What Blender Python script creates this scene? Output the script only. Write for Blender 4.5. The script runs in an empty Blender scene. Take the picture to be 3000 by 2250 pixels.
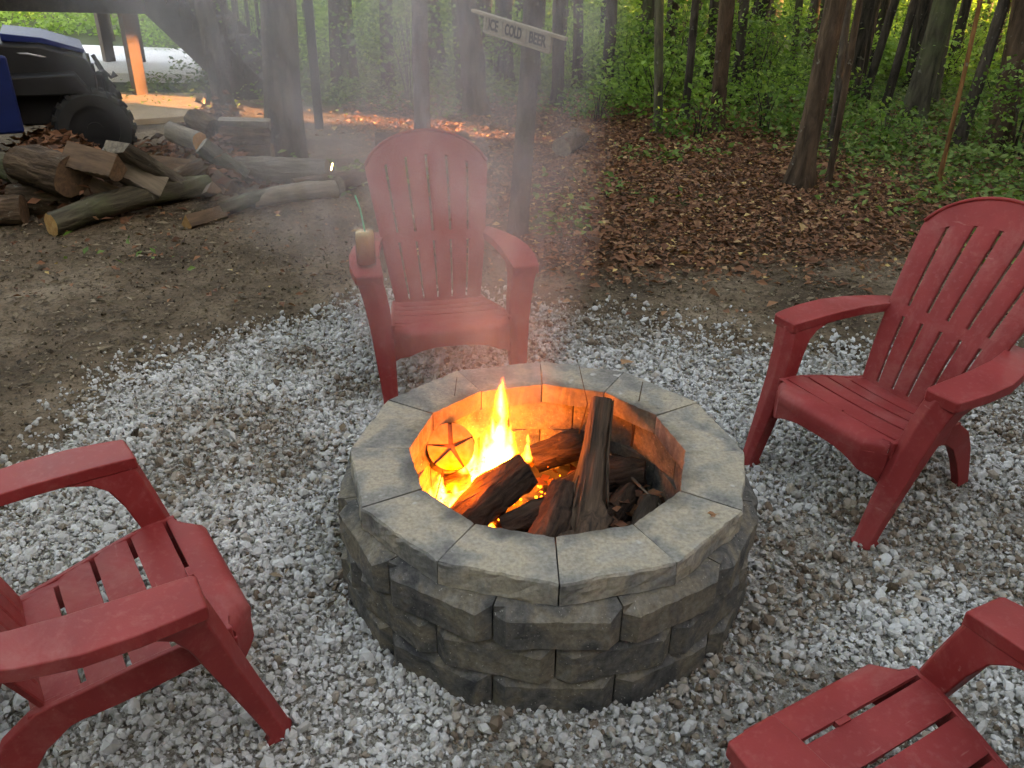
import bpy, math, random
import numpy as np
from mathutils import Vector, Matrix
random.seed(7); RNG = np.random.default_rng(11)
R = math.radians
SC = bpy.context.scene
COL = SC.collection

# ------------------------------------------------------------------ camera, sky, sun, exposure
F_PX = 2440.303; PITCH = 0.491481714; YAW = -0.0263710101; ROLL = 0.0181403308
CAM = np.array([-0.0539662, -2.0756703, 1.7245508])
_c, _s = math.cos(PITCH), math.sin(PITCH)
FW = np.array([math.sin(YAW)*_c, math.cos(YAW)*_c, -_s]); _rt = np.array([math.cos(YAW), -math.sin(YAW), 0.0]); _up = np.cross(_rt, FW)
RT = _rt*math.cos(ROLL) + _up*math.sin(ROLL); UP = -_rt*math.sin(ROLL) + _up*math.cos(ROLL)
cam = bpy.data.cameras.new('camera'); cam.sensor_width = 36.0; cam.lens = F_PX/3000*36.0; cam.clip_end = 500; cam.clip_start = 0.05
camo = bpy.data.objects.new('camera', cam); COL.objects.link(camo); SC.camera = camo
camo.matrix_world = Matrix(((RT[0], UP[0], -FW[0], CAM[0]), (RT[1], UP[1], -FW[1], CAM[1]), (RT[2], UP[2], -FW[2], CAM[2]), (0, 0, 0, 1)))

SUN_AZ = math.atan2(0.957, -0.29)          # clockwise from +Y (towards the sun)
SUN_EL = R(11.0)
world = bpy.data.worlds.new('World'); SC.world = world; world.use_nodes = True
wn = world.node_tree; bg = wn.nodes['Background']
sky = wn.nodes.new('ShaderNodeTexSky'); sky.sky_type = 'NISHITA'; sky.sun_disc = False
sky.sun_elevation = SUN_EL; sky.sun_rotation = SUN_AZ; sky.air_density = 1.0; sky.dust_density = 2.0; sky.ozone_density = 1.0
wn.links.new(sky.outputs[0], bg.inputs[0]); bg.inputs[1].default_value = 0.15
sl = bpy.data.lights.new('sun', 'SUN'); sl.energy = 3.2; sl.angle = R(0.5); sl.color = (1.0, 0.63, 0.33)
so = bpy.data.objects.new('sun', sl); COL.objects.link(so)
_sd = Vector((math.sin(SUN_AZ)*math.cos(SUN_EL), math.cos(SUN_AZ)*math.cos(SUN_EL), math.sin(SUN_EL)))
so.rotation_euler = (-_sd).to_track_quat('-Z', 'Y').to_euler()
SC.view_settings.view_transform = 'Standard'; SC.view_settings.look = 'None'; SC.view_settings.gamma = 1.0
SC.view_settings.use_curve_mapping = False; SC.view_settings.exposure = 3.98
SC.view_settings.use_white_balance = True; SC.view_settings.white_balance_temperature = 9800; SC.view_settings.white_balance_tint = 24
SC.render.engine = 'CYCLES'
cy = SC.cycles; cy.use_denoising = True; cy.max_bounces = 6; cy.diffuse_bounces = 3; cy.transparent_max_bounces = 12; cy.volume_bounces = 1
cy.sample_clamp_indirect = 6.0; cy.use_adaptive_sampling = True; cy.adaptive_threshold = 0.03; cy.volume_step_rate = 2.0; cy.volume_max_steps = 128; cy.caustics_reflective = False; cy.caustics_refractive = False

# ------------------------------------------------------------------ helpers
def ray(x, y): return FW + RT*(x-1500)/F_PX - UP*(y-1125)/F_PX
def un(x, y, z=0.0):
    d = ray(x, y); return CAM + d*(z-CAM[2])/d[2]
def at_y(x, y, Y):
    d = ray(x, y); return CAM + d*(Y-CAM[1])/d[1]

def link(name, me, mat=None, parent=None, loc=None, rot=None):
    o = bpy.data.objects.new(name, me); COL.objects.link(o)
    if mat is not None and me is not None:
        if not me.materials: me.materials.append(mat)
    if parent is not None: o.parent = parent
    if loc is not None: o.location = loc
    if rot is not None: o.rotation_euler = rot
    return o
def tag(o, label=None, cat=None, group=None, kind=None):
    if label: o['label'] = label
    if cat: o['category'] = cat
    if group: o['group'] = group
    if kind: o['kind'] = kind
    return o
def thing(name, label, cat, loc=(0, 0, 0), rotz=0.0, group=None):
    o = link(name, None); o.location = loc; o.rotation_euler = (0, 0, rotz); o.empty_display_size = 0.1
    return tag(o, label, cat, group)
def copy_tree(o, parent=None):
    c = o.copy(); COL.objects.link(c); c.parent = parent
    for ch in list(o.children): copy_tree(ch, c)
    return c

def np_mesh(name, V, faces, smooth=False, tint=None):
    """V (n,3); faces: (m,k) int array or list of such arrays; tint: per-face float"""
    if not isinstance(faces, list): faces = [faces]
    me = bpy.data.meshes.new(name)
    V = np.asarray(V, np.float32)
    me.vertices.add(len(V)); me.vertices.foreach_set('co', V.ravel())
    li = np.concatenate([np.asarray(f, np.int32).ravel() for f in faces])
    tot = np.concatenate([np.full(len(f), np.asarray(f).shape[1], np.int32) for f in faces])
    st = np.concatenate([[0], np.cumsum(tot)[:-1]]).astype(np.int32)
    me.loops.add(len(li)); me.loops.foreach_set('vertex_index', li)
    me.polygons.add(len(tot)); me.polygons.foreach_set('loop_start', st)
    me.update(calc_edges=True)
    me.polygons.foreach_set('use_smooth', np.full(len(tot), smooth, bool))
    if tint is not None:
        a = me.attributes.new('tint', 'FLOAT', 'FACE'); a.data.foreach_set('value', np.asarray(tint, np.float32))
    return me

class MB:
    def __init__(s): s.v = []; s.f = []
    def add(s, vs, fs):
        b = len(s.v); s.v += [tuple(map(float, v)) for v in vs]; s.f += [tuple(i+b for i in f) for f in fs]; return s
    def box(s, c, d, rz=0.0, rx=0.0, ry=0.0):
        m = Matrix.Translation(c) @ Matrix.Rotation(rz, 4, 'Z') @ Matrix.Rotation(ry, 4, 'Y') @ Matrix.Rotation(rx, 4, 'X')
        vs = [m @ Vector((x*d[0]/2, y*d[1]/2, z*d[2]/2)) for x in (-1, 1) for y in (-1, 1) for z in (-1, 1)]
        return s.add(vs, [(0, 1, 3, 2), (4, 6, 7, 5), (0, 4, 5, 1), (2, 3, 7, 6), (0, 2, 6, 4), (1, 5, 7, 3)])
    def loft(s, rings, cap=True):
        n = len(rings[0]); vs = [p for r in rings for p in r]; fs = []
        for i in range(len(rings)-1):
            for j in range(n): fs.append((i*n+j, i*n+(j+1) % n, (i+1)*n+(j+1) % n, (i+1)*n+j))
        if cap: fs.append(tuple(range(n-1, -1, -1))); fs.append(tuple(range((len(rings)-1)*n, len(rings)*n)))
        return s.add(vs, fs)
    def tube(s, pts, rad, n=8, cap=True):
        pts = [Vector(p) for p in pts]; rings = []
        if not hasattr(rad, '__len__'): rad = [rad]*len(pts)
        up = Vector((0.31, 0.95, 0.1))
        for i, p in enumerate(pts):
            t = (pts[min(i+1, len(pts)-1)]-pts[max(i-1, 0)]).normalized()
            if abs(t.dot(up)) > 0.95: up = Vector((1, 0, 0.2))
            a = t.cross(up).normalized(); b = t.cross(a)
            rings.append([p+(a*math.cos(2*math.pi*k/n)+b*math.sin(2*math.pi*k/n))*rad[i] for k in range(n)])
        return s.loft(rings, cap)
    def mesh(s, name, smooth=False):
        me = bpy.data.meshes.new(name); me.from_pydata(s.v, [], s.f); me.update()
        if smooth: me.polygons.foreach_set('use_smooth', np.ones(len(me.polygons), bool))
        return me
    def build(s, name, mat, parent=None, smooth=False, bevel=0.0, loc=None, rot=None):
        o = link(name, s.mesh(name, smooth), mat, parent, loc, rot)
        if bevel:
            b = o.modifiers.new('bevel', 'BEVEL'); b.width = bevel; b.segments = 2; b.limit_method = 'ANGLE'; b.angle_limit = R(32)
            if True: o.data.polygons.foreach_set('use_smooth', np.ones(len(o.data.polygons), bool)); b.harden_normals = True
        return o

_vn = np.random.default_rng(3).random((64, 64))
def vnoise(x, y):
    x = np.asarray(x, float); y = np.asarray(y, float)
    xi = np.floor(x).astype(int); yi = np.floor(y).astype(int); fx = x-xi; fy = y-yi
    fx = fx*fx*(3-2*fx); fy = fy*fy*(3-2*fy); g = lambda a, b: _vn[a % 64, b % 64]
    return (g(xi, yi)*(1-fx)+g(xi+1, yi)*fx)*(1-fy)+(g(xi, yi+1)*(1-fx)+g(xi+1, yi+1)*fx)*fy
def fbm(x, y): return 0.55*vnoise(x, y)+0.3*vnoise(x*2.1+9, y*2.1+3)+0.15*vnoise(x*4.3+1, y*4.3+7)
def sstep(a, b, x):
    t = np.clip((x-a)/(b-a), 0, 1); return t*t*(3-2*t)
def ground_z(x, y):
    x = np.asarray(x, float); y = np.asarray(y, float)
    far = sstep(2.4, 6.0, np.hypot(x, y))
    return far*(fbm(x*0.5+5, y*0.5+2)-0.5)*0.10 + far*(fbm(x*3, y*3)-0.5)*0.03

# ------------------------------------------------------------------ node material builder
class M:
    def __init__(s, name):
        s.m = bpy.data.materials.new(name); s.m.use_nodes = True; s.t = s.m.node_tree; s.n = s.t.nodes; s.p = s.n['Principled BSDF']; s.out = s.n['Material Output']
        s._co = None
    def new(s, t): return s.n.new(t)
    def L(s, a, b): s.t.links.new(a, b)
    def co(s, kind='Object'):
        if s._co is None: s._co = s.new('ShaderNodeTexCoord')
        return s._co.outputs[kind]
    def pos(s): return s.new('ShaderNodeNewGeometry').outputs['Position']
    def scale(s, v, sc):
        m = s.new('ShaderNodeMapping'); m.inputs['Scale'].default_value = sc; s.L(v, m.inputs[0]); return m.outputs[0]
    def noise(s, v, scale, detail=4, rough=0.55, dist=0.0):
        n = s.new('ShaderNodeTexNoise'); n.inputs['Scale'].default_value = scale; n.inputs['Detail'].default_value = detail
        n.inputs['Roughness'].default_value = rough; n.inputs['Distortion'].default_value = dist; s.L(v, n.inputs['Vector']); return n.outputs['Fac']
    def vor(s, v, scale, feat='F1'):
        n = s.new('ShaderNodeTexVoronoi'); n.feature = feat; n.inputs['Scale'].default_value = scale; s.L(v, n.inputs['Vector']); return n.outputs['Distance']
    def ramp(s, fac, stops, interp='LINEAR'):
        r = s.new('ShaderNodeValToRGB'); e = r.color_ramp.elements; r.color_ramp.interpolation = interp
        while len(e) < len(stops): e.new(0.5)
        for el, (p, c) in zip(e, stops): el.position = p; el.color = (*c, 1) if len(c) == 3 else c
        s.L(fac, r.inputs[0]); return r.outputs[0]
    def mix(s, fac, a, b, mode='MIX'):
        n = s.new('ShaderNodeMix'); n.data_type = 'RGBA'; n.blend_type = mode
        for sock, v in ((n.inputs[0], fac), (n.inputs[6], a), (n.inputs[7], b)):
            if isinstance(v, (int, float)): sock.default_value = v
            elif isinstance(v, tuple): sock.default_value = (*v, 1)
            else: s.L(v, sock)
        return n.outputs[2]
    def math(s, op, a, b=None, c=None, clamp=False):
        n = s.new('ShaderNodeMath'); n.operation = op; n.use_clamp = clamp
        for i, v in enumerate((a, b, c)):
            if v is None: continue
            if isinstance(v, (int, float)): n.inputs[i].default_value = v
            else: s.L(v, n.inputs[i])
        return n.outputs[0]
    def attr(s, name):
        a = s.new('ShaderNodeAttribute'); a.attribute_name = name; return a.outputs['Fac']
    def rnd(s): return s.new('ShaderNodeObjectInfo').outputs['Random']
    def base(s, c, rough=0.7, spec=0.3):
        if isinstance(c, tuple): s.p.inputs['Base Color'].default_value = (*c, 1)
        else: s.L(c, s.p.inputs['Base Color'])
        if isinstance(rough, (int, float)): s.p.inputs['Roughness'].default_value = rough
        else: s.L(rough, s.p.inputs['Roughness'])
        s.p.inputs['Specular IOR Level'].default_value = spec; return s
    def bump(s, h, strength=0.5, dist=0.01):
        b = s.new('ShaderNodeBump'); b.inputs['Strength'].default_value = strength; b.inputs['Distance'].default_value = dist
        s.L(h, b.inputs['Height']); s.L(b.outputs[0], s.p.inputs['Normal']); return s

def m_plastic():
    m = M('red_resin'); v = m.co(); n = m.noise(v, 6, 5); f = m.noise(v, 60, 3)
    c = m.ramp(n, [(0.3, (0.195, 0.020, 0.020)), (0.7, (0.260, 0.034, 0.033))])
    c = m.mix(m.math('MULTIPLY', m.ramp(f, [(0.55, (0, 0, 0)), (0.8, (1, 1, 1))]), 0.35), c, (0.31, 0.10, 0.095))
    d = m.noise(v, 2.3, 6, 0.7); c = m.mix(m.ramp(d, [(0.58, (0, 0, 0)), (0.75, (0.4, 0.4, 0.4))]), c, (0.14, 0.04, 0.038)); d2 = m.noise(v, 4.5, 7, 0.75, 0.6); c = m.mix(m.ramp(d2, [(0.50, (0, 0, 0)), (0.72, (0.55, 0.55, 0.55))]), c, (0.30, 0.105, 0.095))
    sc_ = m.noise(m.scale(v, (9, 60, 60)), 1.0, 3, 0.5); c = m.mix(m.ramp(sc_, [(0.70, (0, 0, 0)), (0.76, (0.4, 0.4, 0.4))]), c, (0.33, 0.15, 0.14))
    m.base(c, m.ramp(n, [(0.2, (0.45,)*3), (0.8, (0.65,)*3)]), 0.16); return m.bump(m.noise(v, 220, 2), 0.12, 0.002).m
def m_cap():
    m = M('cap_concrete'); v = m.co(); r = m.rnd()
    vv = m.new('ShaderNodeVectorMath'); vv.operation = 'ADD'; m.L(v, vv.inputs[0]); cmb = m.new('ShaderNodeCombineXYZ')
    k = m.math('MULTIPLY', r, 37.0); m.L(k, cmb.inputs[0]); m.L(k, cmb.inputs[1]); m.L(cmb.outputs[0], vv.inputs[1]); v2 = vv.outputs[0]
    n = m.noise(v2, 7, 4, 0.5, 0.4); f = m.noise(v2, 90, 4, 0.65)
    c = m.ramp(n, [(0.32, (0.10, 0.098, 0.094)), (0.45, (0.165, 0.157, 0.140)), (0.57, (0.255, 0.218, 0.165)), (0.72, (0.215, 0.203, 0.180))])
    c = m.mix(0.55, c, m.ramp(f, [(0.3, (0.30,)*3), (0.5, (0.62,)*3), (0.72, (0.95,)*3)]), 'SOFT_LIGHT')
    sp = m.noise(v2, 28, 3, 0.5); c = m.mix(m.ramp(sp, [(0.66, (0, 0, 0)), (0.74, (0.55,)*3)]), c, (0.06, 0.058, 0.055))
    w = m.noise(v2, 19, 2); c = m.mix(m.ramp(w, [(0.70, (0, 0, 0)), (0.76, (0.7,)*3)]), c, (0.38, 0.38, 0.36))
    sx = m.new('ShaderNodeSeparateXYZ'); m.L(v, sx.inputs[0]); rr_ = m.math('SQRT', m.math('ADD', m.math('POWER', sx.outputs[0], 2), m.math('POWER', sx.outputs[1], 2)))
    st_ = m.math('ADD', rr_, m.math('MULTIPLY', m.math('SUBTRACT', m.noise(v2, 11, 4, 0.6), 0.5), 0.16)); c = m.mix(m.ramp(st_, [(0.385, (0.75,)*3), (0.445, (0, 0, 0))]), c, (0.05, 0.045, 0.04))
    m.base(c, 0.9, 0.2); return m.bump(f, 0.5, 0.004).m
def m_block():
    m = M('split_concrete'); v = m.co(); r = m.rnd()
    vv = m.new('ShaderNodeVectorMath'); vv.operation = 'ADD'; m.L(v, vv.inputs[0]); cmb = m.new('ShaderNodeCombineXYZ')
    k = m.math('MULTIPLY', r, 53.0); m.L(k, cmb.inputs[0]); m.L(k, cmb.inputs[2]); m.L(cmb.outputs[0], vv.inputs[1]); v2 = vv.outputs[0]
    n = m.noise(v2, 9, 5, 0.6, 0.8); f = m.noise(v2, 70, 5, 0.7)
    c = m.ramp(n, [(0.30, (0.034, 0.035, 0.037)), (0.45, (0.085, 0.081, 0.075)), (0.58, (0.135, 0.113, 0.085)), (0.74, (0.165, 0.154, 0.138))])
    c = m.mix(0.6, c, m.ramp(f, [(0.3, (0.2,)*3), (0.5, (0.55,)*3), (0.72, (0.9,)*3)]), 'SOFT_LIGHT')
    c = m.mix(m.ramp(m.noise(v2, 130, 2), [(0.68, (0, 0, 0)), (0.73, (0.6,)*3)]), c, (0.4, 0.38, 0.34))
    m.base(c, 0.92, 0.2); return m.bump(m.noise(v2, 60, 6, 0.7), 0.7, 0.006).m
def m_tinted(name, stops, rough=0.8, trans=0.0, spec=0.2, bumpsc=0):
    m = M(name); c = m.ramp(m.attr('tint'), stops); m.base(c, rough, spec)
    if bumpsc: m.bump(m.noise(m.co(), bumpsc, 4, 0.6), 0.5, 0.004)
    if trans:
        t = m.new('ShaderNodeBsdfTranslucent'); m.L(m.mix(1.0, c, (1.0, 1.0, 0.55), 'MULTIPLY'), t.inputs[0]); ms = m.new('ShaderNodeMixShader'); ms.inputs[0].default_value = trans
        m.L(m.p.outputs[0], ms.inputs[1]); m.L(t.outputs[0], ms.inputs[2]); m.L(ms.outputs[0], m.out.inputs[0])
    return m.m
def m_bark(name, dark, mid, moss=0.0, sc=(14, 14, 3), lichen=0.5):
    m = M(name); v = m.scale(m.co(), sc); n = m.noise(v, 1.0, 6, 0.65, 0.6); n2 = m.noise(m.co(), 3.0, 4); big = m.vor(v, 1.4)
    c = m.ramp(n, [(0.32, dark), (0.68, mid)])
    if moss: c = m.mix(m.ramp(n2, [(0.62-moss*0.3, (0, 0, 0)), (0.75, (0.85,)*3)]), c, (0.085, 0.105, 0.045))
    li = m.noise(m.co(), 17, 3); c = m.mix(m.ramp(li, [(0.66, (0, 0, 0)), (0.72, (lichen,)*3)]), c, (0.20, 0.20, 0.17))
    m.base(c, 0.95, 0.12); h = m.math('ADD', n, m.math('MULTIPLY', big, 0.5)); return m.bump(h, 1.0, 0.03).m
def m_wood(name, a, b, sc=(6, 6, 40), rough=0.75):
    m = M(name); n = m.noise(m.scale(m.co(), sc), 1.0, 5, 0.6, 0.5); c = m.ramp(n, [(0.3, a), (0.7, b)]); m.base(c, rough, 0.25); return m.bump(n, 0.4, 0.004).m
def m_plain(name, c, rough=0.6, spec=0.4, metal=0.0, var=0.15):
    m = M(name); n = m.noise(m.co(), 8, 5); col = m.ramp(n, [(0.3, tuple(x*(1-var) for x in c)), (0.7, tuple(x*(1+var) for x in c))])
    m.base(col, rough, spec); m.p.inputs['Metallic'].default_value = metal; return m.m
def m_emit(name, c, strength, c2=None):
    m = M(name); e = m.new('ShaderNodeEmission'); n = m.noise(m.co(), 40, 4)
    m.L(m.ramp(n, [(0.42, c2 or (0.02, 0.004, 0.001)), (0.6, c)]), e.inputs[0]); e.inputs[1].default_value = strength; m.L(e.outputs[0], m.out.inputs[0]); return m.m

MAT = dict(
    red=m_plastic(), cap=m_cap(), block=m_block(),
    stone=m_tinted('gravel_stone', [(0.0, (0.13, 0.095, 0.07)), (0.10, (0.27, 0.225, 0.18)), (0.28, (0.345, 0.335, 0.315)), (0.7, (0.435, 0.437, 0.427)), (1.0, (0.58, 0.58, 0.565))], 0.85, bumpsc=160),
    leaflit=m_tinted('dead_leaf', [(0.0, (0.04, 0.020, 0.012)), (0.35, (0.135, 0.056, 0.031)), (0.7, (0.245, 0.110, 0.060)), (0.92, (0.34, 0.20, 0.11)), (1.0, (0.46, 0.32, 0.13))], 0.7, 0.15),
    debris=m_tinted('debris', [(0.0, (0.03, 0.022, 0.015)), (0.5, (0.10, 0.072, 0.045)), (0.85, (0.20, 0.15, 0.10)), (1.0, (0.34, 0.28, 0.20))], 0.85),
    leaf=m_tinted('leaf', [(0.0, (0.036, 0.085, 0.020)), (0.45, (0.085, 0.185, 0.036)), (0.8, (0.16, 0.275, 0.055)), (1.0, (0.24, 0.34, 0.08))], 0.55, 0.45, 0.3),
    leaf_sunlit=m_tinted('sunlit_leaf', [(0.0, (0.08, 0.17, 0.035)), (0.5, (0.19, 0.35, 0.075)), (1.0, (0.31, 0.47, 0.15))], 0.6, 0.5, 0.2),  # lighter copy of the leaf green with sunlight put into the colour
    grass=m_tinted('grass_blade', [(0.0, (0.045, 0.09, 0.022)), (0.6, (0.105, 0.185, 0.045)), (1.0, (0.19, 0.25, 0.08))], 0.6, 0.35, 0.25),
    bark=m_bark('bark', (0.012, 0.010, 0.008), (0.092, 0.072, 0.057)),
    bark_pile=m_bark('bark_pile', (0.020, 0.013, 0.009), (0.115, 0.074, 0.048), 0.1, (22, 22, 5)),
    bark_red=m_bark('bark_red', (0.024, 0.016, 0.011), (0.105, 0.066, 0.044)),
    bark_orange_lit=m_bark('bark_orange_lit', (0.09, 0.040, 0.018), (0.27, 0.125, 0.050)),  # warm sunlight on the sapling put into its bark colour
    bark_moss=m_bark('bark_moss', (0.022, 0.020, 0.015), (0.10, 0.085, 0.06), 0.6),
    bark_pale=m_bark('bark_pale', (0.05, 0.043, 0.036), (0.19, 0.165, 0.135), 0.2),
    char=m_bark('charred', (0.006, 0.005, 0.005), (0.075, 0.048, 0.034), 0.0, (28, 28, 7), 0.06),
    cut=m_wood('cut_wood', (0.26, 0.125, 0.045), (0.44, 0.25, 0.11), (30, 30, 30)),
    fresh=m_wood('fresh_cut_wood', (0.36, 0.17, 0.055), (0.55, 0.33, 0.14), (30, 30, 30)),
    split=m_wood('split_wood', (0.055, 0.033, 0.021), (0.145, 0.085, 0.050), (30, 30, 4)),
    oldwood=m_wood('old_wood', (0.085, 0.068, 0.052), (0.21, 0.17, 0.125), (30, 30, 4)),
    cedar=m_wood('shaggy_cedar', (0.010, 0.007, 0.005), (0.085, 0.053, 0.033), (75, 75, 6)),
    post=m_wood('post_wood', (0.036, 0.018, 0.007), (0.075, 0.037, 0.015), (40, 40, 3)),
    deck=m_wood('dark_deck_wood', (0.018, 0.017, 0.018), (0.05, 0.045, 0.042), (16, 4, 16)),
    sign=m_wood('sign_wood', (0.17, 0.135, 0.095), (0.32, 0.265, 0.19), (5, 40, 40)),
    ink=m_plain('burnt_letter', (0.022, 0.018, 0.015), 0.9, 0.1),
    blue=m_plain('blue_plastic', (0.004, 0.012, 0.075), 0.5, 0.10),
    door_blue=m_plain('dark_blue_panel', (0.0035, 0.011, 0.062), 0.5, 0.15),
    black=m_plain('black_plastic', (0.009, 0.009, 0.010), 0.55, 0.2),
    rubber=m_plain('rubber', (0.016, 0.016, 0.016), 0.85, 0.2),
    steel=m_plain('steel', (0.30, 0.30, 0.31), 0.45, 0.5, 0.8),
    blackpost=m_plain('black_post', (0.015, 0.018, 0.022), 0.55, 0.35),
    ember=m_emit('ember', (1.0, 0.17, 0.02), 2.2),
    spark=m_emit('spark', (1.0, 0.60, 0.22), 12.0, (1.0, 0.5, 0.15)),
    ash=m_plain('ash', (0.045, 0.040, 0.036), 0.95, 0.1, 0, 0.5),
    straw=m_plain('green_straw', (0.04, 0.42, 0.25), 0.4, 0.4),
    pad=m_plain('landing_concrete', (0.30, 0.215, 0.14), 0.9, 0.2),
    drive=m_plain('pale_drive', (0.72, 0.71, 0.69), 0.9, 0.2, 0, 0.06),
)

# ------------------------------------------------------------------ ground
def zones(x, y):
    """weights of gravel, leaf litter and grass on the ground; the rest is bare dirt"""
    x = np.asarray(x, float); y = np.asarray(y, float)
    wob = (fbm(x*1.4+3, y*1.4+8)-0.5)*0.9
    edge = np.interp(x, [-3, -1.9, -1.6, -1.2, -1.0, 0.1, 0.75, 1.2, 2.3, 4], [0.85, 1.02, 1.15, 1.5, 1.85, 1.82, 1.48, 1.32, 1.28, 1.2])
    left = np.interp(y, [-3, -0.6, 0.1, 0.9, 1.6], [-2.6, -2.2, -1.75, -1.9, -1.9])
    gr = sstep(0.60, -0.35, y-edge+wob*0.7)*sstep(-0.45, 0.40, x-left+wob*0.6)
    lit = sstep(1.9, 3.7, y-0.35*np.clip(x-1.5, 0, 2)+wob*1.1)*sstep(-1.3, 0.3, x+wob*0.8)
    lit = np.maximum(lit, sstep(5.6, 6.5, y+wob)*sstep(-2.6, -1.2, x)*0.75)
    grs = np.maximum(sstep(0.3, 1.9, x-1.2-0.22*(6-y)+wob*1.6)*sstep(2.4, 3.6, y+wob), sstep(7.2, 8.6, y+wob*1.5))
    grs = np.maximum(grs, 0.55*sstep(0.60, 0.74, fbm(x*0.9+20, y*0.9+4))*sstep(2.2, 3.2, y))
    return gr, lit*(1-gr), grs*(1-gr)
def axis(a, b, fine, lo, hi, n):
    core = np.arange(a, b+1e-6, fine); t = np.linspace(0, 1, n)[1:]
    return np.concatenate([(a-(a-lo)*t**2.6)[::-1], core, b+(hi-b)*t**2.6])
gx = axis(-5, 5, 0.075, -160, 160, 40); gy = axis(-2.5, 8.5, 0.075, -160, 200, 40)
GX, GY = np.meshgrid(gx, gy, indexing='ij'); GZ = ground_z(GX, GY)
nx, ny = GX.shape; idx = np.arange(nx*ny).reshape(nx, ny)
gf = np.stack([idx[:-1, :-1], idx[1:, :-1], idx[1:, 1:], idx[:-1, 1:]], -1).reshape(-1, 4)
gme = np_mesh('ground', np.stack([GX, GY, GZ-0.004], -1).reshape(-1, 3), gf, True)
zg = zones(GX.ravel(), GY.ravel())
for nm, arr in zip(('gravel', 'litter', 'grass'), zg):
    a = gme.attributes.new(nm, 'FLOAT', 'POINT'); a.data.foreach_set('value', arr.astype(np.float32))
def m_ground():
    m = M('ground_soil'); v = m.pos(); n = m.noise(v, 1.6, 6, 0.6); f = m.noise(v, 38, 6, 0.7); g = m.noise(v, 9, 5, 0.65); ff = m.noise(v, 120, 3, 0.7)
    dirt = m.ramp(n, [(0.38, (0.070, 0.048, 0.032)), (0.52, (0.145, 0.102, 0.068)), (0.68, (0.245, 0.183, 0.130))])
    dirt = m.mix(m.ramp(f, [(0.50, (0, 0, 0)), (0.64, (0.85,)*3)]), dirt, (0.045, 0.034, 0.024))
    dirt = m.mix(m.ramp(ff, [(0.62, (0, 0, 0)), (0.70, (0.6,)*3)]), dirt, (0.30, 0.25, 0.19))
    dirt = m.mix(m.ramp(g, [(0.55, (0, 0, 0)), (0.72, (0.6,)*3)]), dirt, (0.07, 0.062, 0.038))
    lit = m.ramp(f, [(0.3, (0.03, 0.017, 0.010)), (0.55, (0.085, 0.042, 0.022)), (0.75, (0.15, 0.08, 0.042))])
    grs = m.ramp(f, [(0.3, (0.028, 0.036, 0.014)), (0.6, (0.06, 0.085, 0.028)), (0.8, (0.09, 0.10, 0.04))])
    grv = m.ramp(ff, [(0.35, (0.14, 0.122, 0.10)), (0.6, (0.34, 0.325, 0.295))])
    soft = lambda at: m.ramp(m.math('ADD', m.attr(at), m.math('MULTIPLY', m.math('SUBTRACT', g, 0.5), 0.9)), [(0.35, (0, 0, 0)), (0.65, (1, 1, 1))])
    c = m.mix(soft('litter'), dirt, lit); c = m.mix(soft('grass'), c, grs); c = m.mix(soft('gravel'), c, grv)
    m.base(c, 0.95, 0.1); return m.bump(m.math('ADD', f, m.math('MULTIPLY', ff, 0.5)), 0.8, 0.02).m
tag(link('ground', gme, m_ground()), 'bare brown soil with leaf litter and grass patches', kind='structure')
d0, d1 = un(230, 240, 0), un(230, 172, 0)
drv = MB().add([(-30, d0[1]+0.6, 0.10), (-4.55, d0[1]+0.1, 0.10), (-4.95, d1[1]+0.6, 0.10), (-30, d1[1]+3.2, 0.10), (-30, d0[1]+0.6, -0.1), (-4.55, d0[1]+0.1, -0.1), (-4.95, d1[1]+0.6, -0.1), (-30, d1[1]+3.2, -0.1)],
               [(0, 1, 2, 3), (4, 7, 6, 5), (0, 4, 5, 1), (1, 5, 6, 2), (2, 6, 7, 3), (3, 7, 4, 0)])
tag(drv.build('driveway', MAT['drive']), 'pale sunlit driveway beyond the deck posts', kind='structure')

# ------------------------------------------------------------------ scattered stuff
def leaf_quads(C, size, flat=0.0, up=0.3, aspect=0.55, fold=0.18):
    """kite-shaped folded leaves at centres C; flat 1 lies on the ground"""
    n = len(C); a = RNG.random(n)*2*np.pi; t = np.stack([np.cos(a), np.sin(a), (RNG.random(n)-0.5)*2*(1-flat)*0.9 + (RNG.random(n)-0.5)*flat*0.5], 1)
    t /= np.linalg.norm(t, axis=1, keepdims=True)
    nn = RNG.normal(size=(n, 3))*(1-flat)+np.array([0, 0, 1.0])*(up+flat*2.0)+RNG.normal(size=(n, 3))*flat*0.45
    b = np.cross(nn, t); b /= np.linalg.norm(b, axis=1, keepdims=True)+1e-9; nn = np.cross(t, b)
    s = np.asarray(size).reshape(-1, 1)
    p0 = C-t*s*0.5; p2 = C+t*s*0.5; p1 = C+b*s*aspect*0.5+nn*s*fold*0.5; p3 = C-b*s*aspect*0.5+nn*s*fold*0.5
    V = np.stack([p0, p1, p2, p3], 1).reshape(-1, 3); i = np.arange(n)*4
    Fc = np.concatenate([np.stack([i, i+1, i+2], 1), np.stack([i, i+2, i+3], 1)])
    return V, Fc
def leaves_mesh(name, C, size, tint, **k):
    V, Fc = leaf_quads(np.asarray(C, float), size, **k); return np_mesh(name, V, Fc, False, np.concatenate([tint, tint]))

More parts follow.
